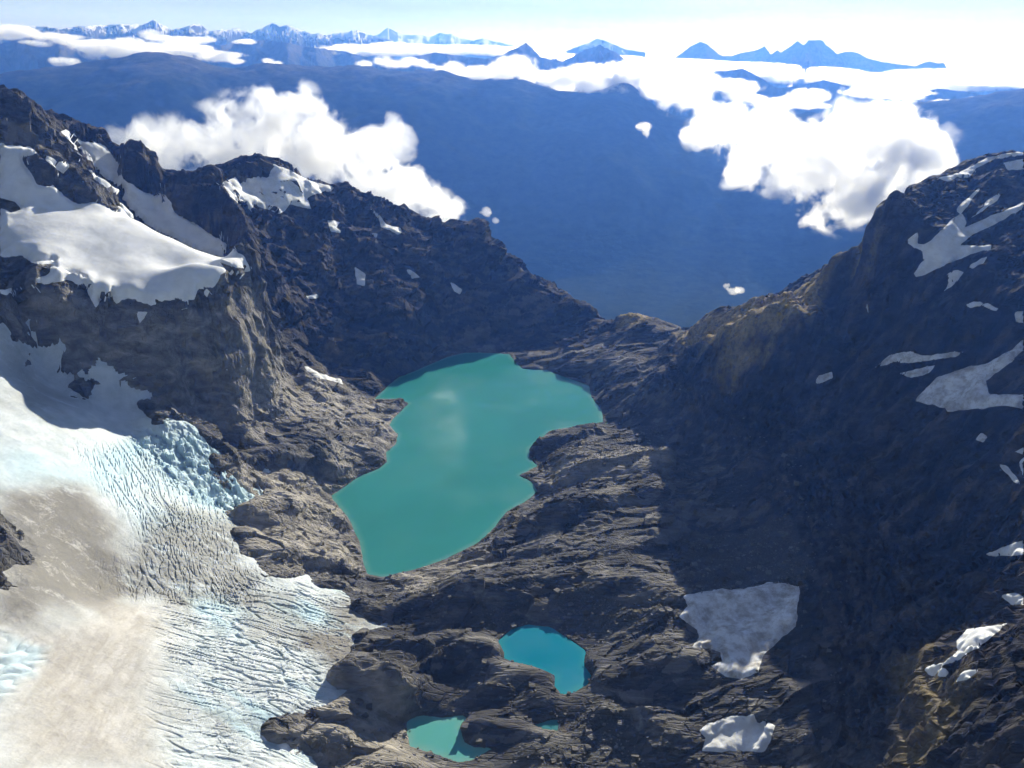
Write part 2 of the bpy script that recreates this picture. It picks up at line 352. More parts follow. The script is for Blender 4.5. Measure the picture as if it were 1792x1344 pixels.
CX = [ # plain plan points beyond the frame
 (0,250,40),(-200,250,110),(-420,250,190),(-700,300,240),(200,250,60),(300,150,190),(420,250,270),(550,400,330),(620,620,330),(760,800,330),(860,1050,400),(900,700,430),(800,400,420),(700,200,400),(1150,900,480),(1200,500,560),(1050,1250,400),(1250,1200,450),(0,100,60),(-400,80,190),(400,60,330),(-900,200,270),
 (-900,700,260),(-900,1000,330),(-1200,900,380),(-1100,1300,500),(-1300,1500,520),(-1500,1000,450),(-1500,300,330),(1500,800,660),(1500,200,650),
 (-1100,1700,320),(-800,1750,300),(-600,2000,120),(-300,2100,0),(0,2050,-90),(250,1850,-120),(450,1750,-100),(700,1600,60),(1350,1600,330),(1200,1900,120),(-1600,1800,350),
 (0,2500,-420),(-600,2500,-280),(-1200,2400,-100),(600,2400,-420),(1200,2300,-150),(1700,2200,0),(350,2100,-300),(-1700,2600,-200),(1700,1500,400),(600,2000,-200),(1700,2800,-300),(-1700,1300,480),(-1700,2900,-350),(0,2900,-600),(900,2900,-560),(-900,2900,-520),
]
a = np.array(CZ, float); ctl = [at_z(a[:, 0], a[:, 1], a[:, 2])]
a = np.array(CR, float); ctl.append(at_r(a[:, 0], a[:, 1], a[:, 2]))
ctl.append(np.array(CX, float))
for (pl, z) in WATERS:
    ctl.append(np.column_stack([pl, np.full(len(pl), z)]))
a = np.array([(1380,508,1640),(1430,484,1600)], float); ctl.append(at_r(a[:, 0], a[:, 1], a[:, 2]))
# ground that drops away behind edges which hide it
BEHIND = [(455,490,1215,50,-34),(450,530,1190,60,-38),(455,570,1180,60,-36),(480,600,1210,50,-30),(530,655,1220,40,-14),
 (445,471,1195,60,-30),(400,461,1190,60,-26),(350,446,1205,60,-26),(300,424,1235,60,-26),(240,390,1275,60,-24),(200,368,1325,45,-26),
 (150,318,1340,35,-16),(67,268,1345,35,-10),(165,315,1410,50,-36),(195,345,1385,50,-34),(140,275,1440,50,-36),(108,232,1470,50,-34),(75,192,1490,60,-40),(285,310,1600,35,-34),(250,252,1612,45,-50),(228,247,1612,45,-50),(203,262,1642,60,-36),(175,235,1642,60,-40),(150,213,1642,60,-44),
 (395,335,1520,45,-26),(415,355,1480,45,-28),(440,385,1440,45,-30),(458,430,1410,45,-30),(468,472,1390,45,-28),(345,303,1602,60,-50),(445,268,1735,60,-55),(600,322,1835,70,-60),(700,362,1855,70,-60),(800,392,1855,70,-60),(900,452,1825,70,-55),(960,492,1785,70,-55),(1030,535,1725,70,-50),
 (1640,1128,602,50,-26),(1740,1108,598,50,-28),(1425,508,1335,70,-60),(1480,440,1305,70,-60),(1530,400,1265,70,-50),(1562,345,1265,70,-50),(1585,333,1345,80,-60),(1620,318,1455,70,-50),(1562,345,1265,200,-170),(1530,400,1265,200,-190),(1700,290,1625,80,-60),(1792,263,1725,80,-60),(1110,549,1605,60,-40),(1330,522,1395,60,-50),(1250,550,1445,60,-45),(1400,510,1350,60,-50)]
bp = np.array(BEHIND, float); e_ = at_r(bp[:, 0], bp[:, 1], bp[:, 2]); k_ = (bp[:, 2] + bp[:, 3]) / bp[:, 2]
ctl.append(np.column_stack([e_[:, 0] * k_, e_[:, 1] * k_, e_[:, 2] + bp[:, 4]]))
ctl = np.vstack(ctl)
def rbf_fit(P, c):
    n = len(P); d2 = ((P[:, None, :2] - P[None, :, :2]) ** 2).sum(-1)
    K = np.sqrt(d2 + c * c); A = np.zeros((n + 3, n + 3)); A[:n, :n] = -K - np.eye(n) * -0.4
    T = np.column_stack([np.ones(n), P[:, 0] / 1e3, P[:, 1] / 1e3]); A[:n, n:] = T; A[n:, :n] = T.T
    return np.linalg.solve(A, np.concatenate([P[:, 2], np.zeros(3)]))
def rbf_eval(P, wts, c, x, y):
    n = len(P); out = np.zeros(x.size); xs, ys = x.ravel(), y.ravel()
    for s in range(0, x.size, 8000):
        X, Y = xs[s:s + 8000], ys[s:s + 8000]
        K = np.sqrt((X[:, None] - P[None, :, 0]) ** 2 + (Y[:, None] - P[None, :, 1]) ** 2 + c * c)
        out[s:s + 8000] = -K @ wts[:n] + wts[n] + wts[n + 1] * X / 1e3 + wts[n + 2] * Y / 1e3
    return out.reshape(x.shape)
C_RBF = 14.0
wts = rbf_fit(ctl, C_RBF)
GX0, GY0, GS = -1900.0, 0.0, 10.0
gx, gy = np.meshgrid(np.arange(GX0, 1900 + GS, GS), np.arange(GY0, 3000 + GS, GS))
G0 = rbf_eval(ctl, wts, C_RBF, gx, gy)
def lut(G, x, y):
    fx = np.clip((x - GX0) / GS, 1, G.shape[1] - 3.001); fy = np.clip((y - GY0) / GS, 1, G.shape[0] - 3.001)
    ix = fx.astype(int); iy = fy.astype(int); tx = fx - ix; ty = fy - iy
    def w4(t): return (-.5*t+t*t-.5*t**3, 1-2.5*t*t+1.5*t**3, .5*t+2*t*t-1.5*t**3, -.5*t*t+.5*t**3)
    wx, wy = w4(tx), w4(ty); s = 0.0
    for j in range(4):
        for i in range(4): s = s + wy[j] * wx[i] * G[iy + j - 1, ix + i - 1]
    return s
# distance to the shores, on the same table

def polar(th0, th1, dth, r0, r1, k):
    th = np.arange(R_(th0), R_(th1), dth); nr = int(math.log(r1 / r0) / k) + 1
    rr = r0 * np.exp(np.arange(nr) * k)
    return rr[:, None] * np.sin(th)[None], rr[:, None] * np.cos(th)[None]
def shore(x, y):
    """nearest-water distances: list of (signed distance positive on land, level)"""
    return [(-sdist(pl, x, y, 60.0), z) for pl, z in WATERS]

SNOWF = [(0,253),(52,257),(80,272),(108,255),(100,232),(120,225),(150,240),(190,262),(205,285),(222,310),(250,325),(275,337),(290,340),(310,370),(348,395),(400,428),(436,455),(460,470),(455,480),(440,482),(437,503),(431,508),(425,482),(410,472),(385,480),(380,505),(350,515),(345,530),(300,525),(265,535),(225,522),(205,530),(185,515),(168,538),(150,505),(120,490),(60,500),(0,520)]
ROCKS_IN = [[(-40,150),(0,163),(45,170),(75,190),(95,215),(108,232),(125,250),(140,275),(155,295),(170,325),(190,345),(200,370),(180,357),(160,345),(125,290),(80,272),(52,255),(0,252),(-40,250)],
 [(37,275),(67,268),(90,288),(110,305),(125,290),(145,300),(160,311),(181,325),(201,345),(201,367),(181,358),(160,352),(140,358),(117,348),(100,328),(67,325),(50,298)],
 [(-30,340),(0,345),(30,355),(38,367),(20,371),(0,363),(-30,360)],
 [(-30,450),(0,450),(40,447),(55,460),(90,462),(88,480),(60,490),(40,502),(0,508),(-30,510)]]
BUTTRESS = [(-60,515),(0,522),(120,500),(180,528),(340,538),(440,490),(452,500),(478,590),(530,660),(570,720),(440,790),(330,735),(200,690),(100,648),(0,560),(-60,530)]
CRAGS = [(ROCKS_IN[0], 16, 1330, 1560), (ROCKS_IN[1], 14, 1270, 1420), ([(192,272),(215,272),(228,258),(255,262),(275,285),(288,306),(285,325),(272,335),(250,325),(222,310),(205,288)], 26, 1480, 1680),
 ([(292,312),(330,312),(375,306),(395,335),(425,370),(445,410),(462,470),(440,466),(400,428),(350,392),(310,362),(295,335)], 18, 1360, 1620), ([(120,222),(150,220),(175,242),(203,268),(190,262),(160,245)], 16, 1560, 1720), ([(395,300),(420,282),(445,278),(470,295),(475,312),(440,318),(415,322),(400,318)], 12, 1640, 1800),
 ([(-30,905),(0,915),(15,920),(38,955),(35,980),(5,1012),(-30,1030)], 14, 600, 900)]
# ice-worn whalebacks: crest line (px), height, near half width
WHALES = [([(700,1000),(770,985),(840,960),(890,905)],8,15),([(660,1065),(720,1045),(800,1030),(880,1005),(960,1000),(1020,1000)],11,24),([(1000,1032),(1060,1012),(1130,1010),(1180,1030)],9,28),
 ([(930,850),(990,830),(1060,800),(1130,785),(1160,790)],8,15),([(870,940),(930,900),(1000,880),(1080,860),(1150,850)],10,20),([(920,990),(1000,975),(1080,955),(1150,940)],7,14),([(940,775),(1000,757),(1045,747)],8,11),
 ([(640,1118),(720,1130),(800,1126),(866,1136)],9,15),([(850,1160),(900,1166),(960,1186)],7,20),([(596,1178),(640,1180),(700,1196)],12,13),([(560,1240),(620,1255),(650,1270)],8,11),([(490,1280),(560,1290),(640,1320),(700,1340)],7,14),
 ([(822,1266),(850,1260),(900,1275),(950,1286)],5,10),([(1060,1182),(1130,1162),(1200,1156),(1240,1172)],11,22),([(430,890),(480,878),(540,880),(580,900)],12,26),([(440,955),(520,962),(600,985)],7,14),([(400,800),(470,795),(560,800),(600,815)],6,11),([(420,832),(500,840),(560,852)],5,11),
 ([(560,690),(620,700),(680,712)],6,11),([(600,760),(650,752),(690,742)],5,10),([(1060,1250),(1120,1262),(1180,1290)],6,14)]
def base_hit(px, py):
    d_ = ray(np.array(float(px)), np.array(float(py))); t = np.arange(300, 3000, 2.5); p = np.array([0, 0, CAM_H]) + d_ * t[:, None]
    return p[np.argmax(p[:, 2] < lut(G0, p[:, 0], p[:, 1]))][:2]
def whalebacks(x, y):
    out = np.zeros(x.shape, np.float32); R0 = np.hypot(x, y)
    for line, hh, wd in WHALES:
        L = np.array([base_hit(u, v + 1.15 * hh) for u, v in line]); far = wd * 2.6
        m = (x > L[:, 0].min() - far) & (x < L[:, 0].max() + far) & (y > L[:, 1].min() - far) & (y < L[:, 1].max() + far)
        X_, Y_ = x[m], y[m]; best = np.full(X_.shape, 1e9); sg = np.zeros(X_.shape)
        for (ax, ay), (bx, by) in zip(L[:-1], L[1:]):
            ex, ey = bx - ax, by - ay; t = np.clip(((X_ - ax) * ex + (Y_ - ay) * ey) / (ex * ex + ey * ey + 1e-6), 0, 1)
            dx, dy = X_ - ax - t * ex, Y_ - ay - t * ey; d2 = dx * dx + dy * dy; k = d2 < best
            best = np.where(k, d2, best); sg = np.where(k, (dx * X_ + dy * Y_) / R0[m], sg)
        d_ = np.sqrt(best); d_ = d_ + 0.18 * wd * pn(np.stack([X_, Y_, 0 * X_], -1), wd * 1.1, 61)
        sl = np.clip(sg / (np.sqrt(best) + 1e-6), -1, 1) * .5 + .5; wd_ = wd * (1 + 1.5 * sl)
        out[m] = np.maximum(out[m], hh * smooth(1.0, 0.0, d_ / wd_))
    return out
def px_dist(poly, u, v, far=60.0): return sdist(np.array(poly, float), u, v, far)
def rock_surface(x, y):
    h = lut(G0, x, y); e = 4.0
    bu, bv, bz = project(np.stack([x, y, h], -1)); br = np.hypot(x, y)
    calm = np.zeros(x.shape, np.float32); m_ = (bz > 0) & (bu < 520) & (bv < 560) & (br > 1040) & (br < 1700)
    cs = px_dist(SNOWF, bu[m_], bv[m_])
    for rk in ROCKS_IN: cs = np.minimum(cs, -px_dist(rk, bu[m_], bv[m_]))
    calm[m_] = smooth(2, 26, cs)
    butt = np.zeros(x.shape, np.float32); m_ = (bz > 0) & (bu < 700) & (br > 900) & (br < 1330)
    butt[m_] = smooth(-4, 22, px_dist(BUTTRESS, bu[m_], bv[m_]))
    crag = np.zeros(x.shape, np.float32)
    for poly, hh, ra, rb in CRAGS:
        m_ = (bz > 0) & (bu < 520) & (br > ra) & (br < rb); crag[m_] = np.maximum(crag[m_], hh * smooth(-3, 13, px_dist(poly, bu[m_], bv[m_])))
    nx = (lut(G0, x + e, y) - lut(G0, x - e, y)) / (2 * e); ny = (lut(G0, x, y + e) - lut(G0, x, y - e)) / (2 * e)
    wb = whalebacks(x, y)
    for pl, z in WATERS: wb = wb * smooth(2, -5, sdist(pl, x, y, 12))
    N = np.stack([-nx, -ny, np.ones_like(nx)], -1); N /= np.linalg.norm(N, axis=-1, keepdims=True)
    h = h + wb; P = np.stack([x, y, h], -1).astype(np.float32)
    alp = smooth(50, 150, h).astype(np.float32)
    rt = smooth(150, 350, x) * alp                                    # right-hand mountain: ribs down the fall line
    wv = np.stack([fbm(P, 90, 2, .5, 50), fbm(P, 90, 2, .5, 60), fbm(P, 90, 2, .5, 70)], -1) * 14
    Q = P + wv
    q1 = aniso(Q, (0.92, 0.36, 0.12), 2.6); q2 = aniso(Q, (0.72, 0.30, 0.62), 3.2)
    lft = smooth(-120, -320, x) * alp
    d = 9.0 * alp * (ridged(Q, 170, 3, .5, 1) - 0.9)
    hump = np.abs(pn(q1, 62, 11)) * 1.7 + 0.5 * np.abs(pn(q1, 27, 12)) * 1.6
    d += (1 - rt) * (hump - 0.7) * (8.5 - 2.5 * alp)
    def ledges(nf, lam, seed, wr):
        nf = np.array(nf, np.float32); nf /= np.linalg.norm(nf)
        s = (P @ nf) / lam + wr * pn(P, lam * 3.5, seed) + 0.35 * wr * pn(P, lam * 1.2, seed + 1)
        t = s - np.floor(s)
        return smooth(0, .22, t) * (1 - t) ** 0.8 * lam
    lm = smooth(-.25, .35, fbm(P, 110, 3, .55, 81))
    nfa = (-0.34, 0.84, 0.42); nfb = (-0.62, 0.70, -0.35)
    d += (1 - rt) * (ledges(nfa, 19, 82, 1.5) * .13 * lm + ledges(nfa, 8, 85, 1.4) * .08)
    d += rt * (ledges(nfb, 30, 87, 1.3) * .14 + ledges(nfb, 11, 90, 1.2) * .12 * (.3 + lm))
    qa = aniso(P + 0.5 * wv, (0.92, 0.36, 0.12), 2.2) * (1 - rt)[..., None] + aniso(P + 0.5 * wv, (0.55, 0.30, 0.75), 2.4) * rt[..., None]
    r1, e1 = cells(qa, 30.0, 1); blk = 30.0 * (0.10 * r1[..., 0] + 0.30 * (r1 * e1).sum(-1))
    d += blk * (0.5 + 0.6 * alp) * (1 - 0.45 * rt)
    r2, e2 = cells(qa + 3 * r1, 10.5, 2); d += 10.5 * (0.10 * r2[..., 0] + 0.32 * (r2 * e2).sum(-1)) * (0.28 + 0.3 * lm + 0.35 * alp)
    tone = (0.5 + 0.35 * r2[..., 1] + 0.25 * r1[..., 2]).astype(np.float32)
    q3 = aniso(Q, (0.66, 0.26, 0.70), 4.6)
    rib = ridged(q3, 62, 4, .55, 31) - 0.9
    d += rt * rib * 9.0
    stripe = fbm(aniso(P + .6 * wv, (0.66, 0.26, 0.70), 6.0), 24, 3, .6, 37)
    tone = tone * (1 - rt) + rt * (0.42 + 0.55 * stripe + 0.2 * r2[..., 1])
    d += lft * (ridged(aniso(Q, (0.25, 0.25, 0.93), 3.0), 45, 4, .5, 35) - .9) * 4.5
    d += fbm(P, 6.0, 2, .6, 45) * 0.45
    m = np.ones_like(h)
    for kk, (sd_, z) in enumerate(shore(x, y)): m = np.minimum(m, smooth(-1, 10, sd_) if kk == 0 else 0.35 * smooth(-1, 6, sd_) + .65 * smooth(4, 58, sd_))
    far = smooth(1500, 2000, np.hypot(x, y))
    d = d * (0.12 + 0.88 * m) * (1 + 0.5 * far) * (1 - 0.9 * calm) * (1 - 0.35 * butt)
    for sd_, z in shore(x, y)[1:]: nw = smooth(34, 10, sd_); d = d * (1 - nw) + np.maximum(d, 0.4) * nw
    out = P + N * d[..., None]
    out[..., 2] += crag * (0.75 + 0.35 * ridged(P, 26, 3, .55, 71))
    # carve the basins: land stays above its water level, beds below
    zc = out[..., 2].copy()
    for sd_, z in shore(out[..., 0], out[..., 1]):
        wob = sd_ + 1.2 * pn(P, 7, 47) * smooth(-8, 4, sd_)
        zc = np.where(wob > 0, np.where(wob < 8, np.maximum(zc, z + np.minimum(wob * 0.6, 0.9 + 0.5 * pn(P, 9, 48))), zc), np.minimum(zc, z + np.maximum(wob * 0.8, -18) - 0.1))
    out[..., 2] = zc
    return out, h, alp, tone, butt
# ------------------------------------------------------------------ rock: one fine sheet, later cut into its landforms
X, Y = polar(-49, 49.5, 0.0017, 265, 2650, 0.00265)
PR, HB, ALP, TONE, BUTT = rock_surface(X, Y)
RX, RY = PR[..., 0], PR[..., 1]

# what is seen at a pixel: nearest sheet vertex, so that plan outlines can be read off the surface
pu, pv, pd = project(PR.reshape(-1, 3))
BW, BH = 640, 480
bi = (np.clip(pu / 1792 * BW, -1, BW) + 0).astype(int); bj = (np.clip(pv / 1344 * BH, -1, BH)).astype(int)
ok = (bi >= 0) & (bi < BW) & (bj >= 0) & (bj < BH) & (pd > 0)
zb = np.full(BW * BH, 1e9); np.minimum.at(zb, (bj * BW + bi)[ok], pd[ok])
zb = zb.reshape(BH, BW); zp = np.pad(zb, 2, constant_values=1e9)
zb = np.minimum.reduce([zp[a:a + BH, b:b + BW] for a in range(5) for b in range(5)]).ravel()
vis = np.where(ok)[0][pd[ok] < zb[(bj * BW + bi)[ok]] * 1.05 + 35]
SEEN = np.zeros(PR.shape[0] * PR.shape[1], bool); SEEN[vis] = True; SEEN = SEEN.reshape(PR.shape[:2])
VU, VV, VXY = pu[vis], pv[vis], PR.reshape(-1, 3)[vis]
cell = {}
_ci = (VU // 24).astype(int); _cj = (VV // 24).astype(int); _key = _ci * 1000 + _cj
_ord = np.argsort(_key, kind='stable'); _ks = _key[_ord]
def hit(px, py): return hit3(px, py)[:2]
def hit3(px, py):
    best, bd = None, 1e9
    ci, cj = int(px // 24), int(py // 24)
    for a in (-1, 0, 1):
        for b in (-1, 0, 1):
            kk = (ci + a) * 1000 + cj + b
            s, e = np.searchsorted(_ks, kk), np.searchsorted(_ks, kk, 'right')
            if e > s:
                idx = _ord[s:e]; d = (VU[idx] - px) ** 2 + (VV[idx] - py) ** 2; m = d.argmin()
                if d[m] < bd: bd = d[m]; best = VXY[idx[m]]
    if best is None:
        p = at_z(np.array(px), np.array(py), 100.0); best = p
    return best
def ground_poly(pts): return np.array([hit(min(max(x, 2), 1790), min(y, 1342)) + ((0, 0) if 2 <= x <= 1790 else (0, 0)) for x, y in pts])
def soft(pts, wdt, x=None, y=None, wob=0, lam=30):
    g = ground_poly(pts); x = RX if x is None else x; y = RY if y is None else y
    s = sdist(g, x, y, wdt + 2.5 * wob + 5)
    m_ = s > -(wdt + 2.5 * wob + 4.9)
    if wob: s[m_] += wob * fbm(np.stack([x[m_], y[m_], 0 * x[m_]], -1), lam, 3, .6, 91)
    return smooth(-wdt, wdt, s)

GLAC = [(-60,520),(0,560),(20,575),(60,603),(100,648),(150,670),(190,690),(240,692),(275,727),(300,735),(330,737),(380,772),(450,797),(400,802),(378,797),(400,830),(440,855),(455,880),(420,892),(415,910),(420,940),(410,960),(440,985),(470,1005),(530,1015),(560,1020),(600,1022),(618,1045),(650,1072),(655,1095),(630,1110),(615,1150),(590,1168),(600,1200),(608,1220),(575,1240),(560,1258),(530,1250),(500,1275),(480,1270),(455,1285),(480,1305),(515,1320),(525,1344)]
g = ground_poly(GLAC[1:])
GL_POLY = np.vstack([g, [(-150, 330), (-150, 120), (-1000, 120), (-1500, 600), (-1300, 1000)], ])
# attributes of the rock
grass = np.zeros_like(RX)
for pts in ([(1180,576),(1250,548),(1330,520),(1420,506),(1440,515),(1410,560),(1340,585),(1290,605),(1230,615),(1190,605)],
            [(1430,508),(1480,440),(1535,395),(1530,420),(1470,480),(1440,510)],
            [(1260,650),(1330,600),(1345,615),(1290,655)],
            [(1080,560),(1110,549),(1140,556),(1120,570),(1085,575)],
            [(1560,1180),(1640,1200),(1700,1200),(1640,1290),(1600,1344),(1540,1344),(1600,1260)],
            [(1560,1150),(1620,1130),(1640,1170),(1600,1210),(1560,1190)]):
    grass = np.maximum(grass, soft(pts, 12, wob=8) * (0.45 if pts[0][1] > 1100 else 1.0))
gravel = np.zeros_like(RX)
for pts in ([(1190,930),(1380,900),(1420,1000),(1390,1020),(1220,1040),(1190,1010)],
            [(960,1050),(1030,1020),(1080,1050),(1180,1060),(1190,1090),(1060,1110),(990,1090)],
            [(620,1040),(690,1030),(700,1050),(650,1065)],
            [(1030,1200),(1080,1240),(1130,1344),(880,1344),(900,1310),(1000,1290)],
            [(970,780),(1160,740),(1180,800),(1000,830)], [(780,1095),(880,1060),(900,1080),(870,1110)]):
    gravel = np.maximum(gravel, soft(pts, 8, wob=6))
pale = np.zeros_like(RX)
for pts in ([(400,800),(560,830),(690,710),(700,770),(580,870),(640,1000),(470,1000),(410,920)],
            [(400,640),(480,620),(540,660),(690,700),(650,760),(540,730),(420,720)], [(580,1170),(720,1200),(720,1290),(740,1344),(480,1344),(460,1290),(560,1260)],
            [(690,1010),(840,960),(870,985),(700,1040)], [(950,820),(1180,790),(1170,830),(960,860)]):
    pale = np.maximum(pale, soft(pts, 20, wob=10))
OUTCROP = ground_poly([(2,915),(15,920),(38,955),(35,980),(5,1012),(2,1015)]); OUTCROP = np.vstack([OUTCROP, OUTCROP.mean(0) * 1.0 + np.array([-40, 0])])
pale = np.maximum(pale, 0.55 * BUTT)  # buttress face lightened in colour: paler rock, and grazing sun painted in
gsd = np.minimum(sdist(GL_POLY, RX, RY), -sdist(OUTCROP, RX, RY, 60))
ice_in = smooth(4, 14, gsd)
PRK = PR.copy(); PRK[..., 2] -= 7 * ice_in                             # bed below the ice
for pl, z in WATERS[1:]: gravel = np.maximum(gravel, 0.8 * smooth(-7, -2, sdist(pl, RX, RY, 20)))
AT = {'grass': grass, 'gravel': gravel, 'pale': pale, 'tone': TONE, 'dark': smooth(150, 330, RX + 0.12 * (RY - 700)) * smooth(30, 90, HB) * (1 - grass) + 0.92 * np.maximum(smooth(-120, -260, RX) * smooth(1180, 1330, RY), smooth(1490, 1560, RY) * smooth(280, 200, RX)) * (1 - BUTT)}  # dark: dark rock on the right slope; deeper shade painted on the left wall

# landforms cut along plan lines
def fc(m): return (m[:-1, :-1] + m[:-1, 1:] + m[1:, 1:] + m[1:, :-1]) / 4
FX, FY = fc(RX), fc(RY)
right_poly = np.vstack([ground_poly([(1175,578),(1100,640),(1040,690),(1062,740),(1170,800),(1170,900),(1195,1010),(1400,1018),(1400,1105),(1290,1200),(1360,1300),(1345,1342)]), [(160, 200), (2500, 100), (2500, 3000), (420, 3000), (330, 1800)]])
left_poly = np.vstack([ground_poly([(1058,562),(985,603),(890,621),(690,664),(600,668),(560,720),(440,796),(330,737),(200,692),(0,560)]), [(-1500, 850), (-2500, 900), (-2500, 3000), (280, 3000)]])
knoll_poly = np.vstack([ground_poly([(985,603),(900,630),(1035,690),(1100,640),(1175,578)]), [(330, 1800), (300, 3000), (280, 3000)], ground_poly([(1058, 562)])])
slab_poly = ground_poly([(690,664),(560,668),(540,720),(380,790),(400,830),(440,880),(410,920),(410,970),(520,1012),(640,1010),(660,900),(740,760)])
reg = np.zeros(FX.shape, int)
reg[inside(slab_poly, FX, FY)] = 3
reg[inside(left_poly, FX, FY)] = 1
reg[inside(knoll_poly, FX, FY)] = 4
reg[inside(right_poly, FX, FY)] = 2
cover = face_all(gsd > 20)                                             # bed that only ice covers
for rid, nm, lb in ((0, 'rock_bench', 'dark ice-worn rock bench with humps between the lake and the ponds'), (1, 'mountain_left', 'dark rock wall and snowy peaks along the far left shore of the lake'),
                    (2, 'mountain_right', 'shadowed mountainside with brown ribs and snow streaks right of the lake'), (3, 'lakeside_slabs', 'pale layered rock slabs between glacier and lake'), (4, 'rock_knoll', 'rounded rock knoll beside the lake outlet')):
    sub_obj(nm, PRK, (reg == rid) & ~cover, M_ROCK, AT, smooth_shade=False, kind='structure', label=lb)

# ---- water
def water(name, pl, z, mat, label):
    # sheet reaching a little under the banks
    c = np.array(pl); n = len(c); e = np.roll(c, -1, 0) - np.roll(c, 1, 0); nrm = np.stack([e[:, 1], -e[:, 0]], -1); nrm /= np.linalg.norm(nrm, axis=1, keepdims=True) + 1e-9
    area = 0.5 * np.sum(c[:, 0] * np.roll(c[:, 1], -1) - np.roll(c[:, 0], -1) * c[:, 1])
    if area < 0: nrm = -nrm
    c2 = c + nrm * 3.0
    x0, y0 = c2.min(0) - 6; x1, y1 = c2.max(0) + 6; st = 4.0
    xx, yy = np.meshgrid(np.arange(x0, x1, st), np.arange(y0, y1, st))
    keep = face_any(sdist(pl, xx, yy) > -4.5)
    P = np.stack([xx, yy, np.full_like(xx, z)], -1)
    sh_ = smooth(9, 0, sdist(pl, xx, yy))
    return sub_obj(name, P, keep, mat, {'shallow': sh_}, kind='structure', label=label)
water('lake', *WATERS[0], water_material('lake_water', (0.037, 0.245, 0.222), (0.12, 0.30, 0.26)), 'large milky turquoise glacial lake in the middle of the basin')
water('pond', *WATERS[1], water_material('pond_water', (0.003, 0.22, 0.32), (0.03, 0.26, 0.30)), 'small vivid blue pond in the rocks below the lake')
water('pond', *WATERS[2], water_material('tarn_water', (0.11, 0.40, 0.36), (0.2, 0.40, 0.35)), 'small pale milky green pond at the bottom edge')
water('pond', *WATERS[3], water_material('puddle_water', (0.03, 0.22, 0.23), (0.08, 0.2, 0.2)), 'tiny teal pool between the blue and the milky pond')

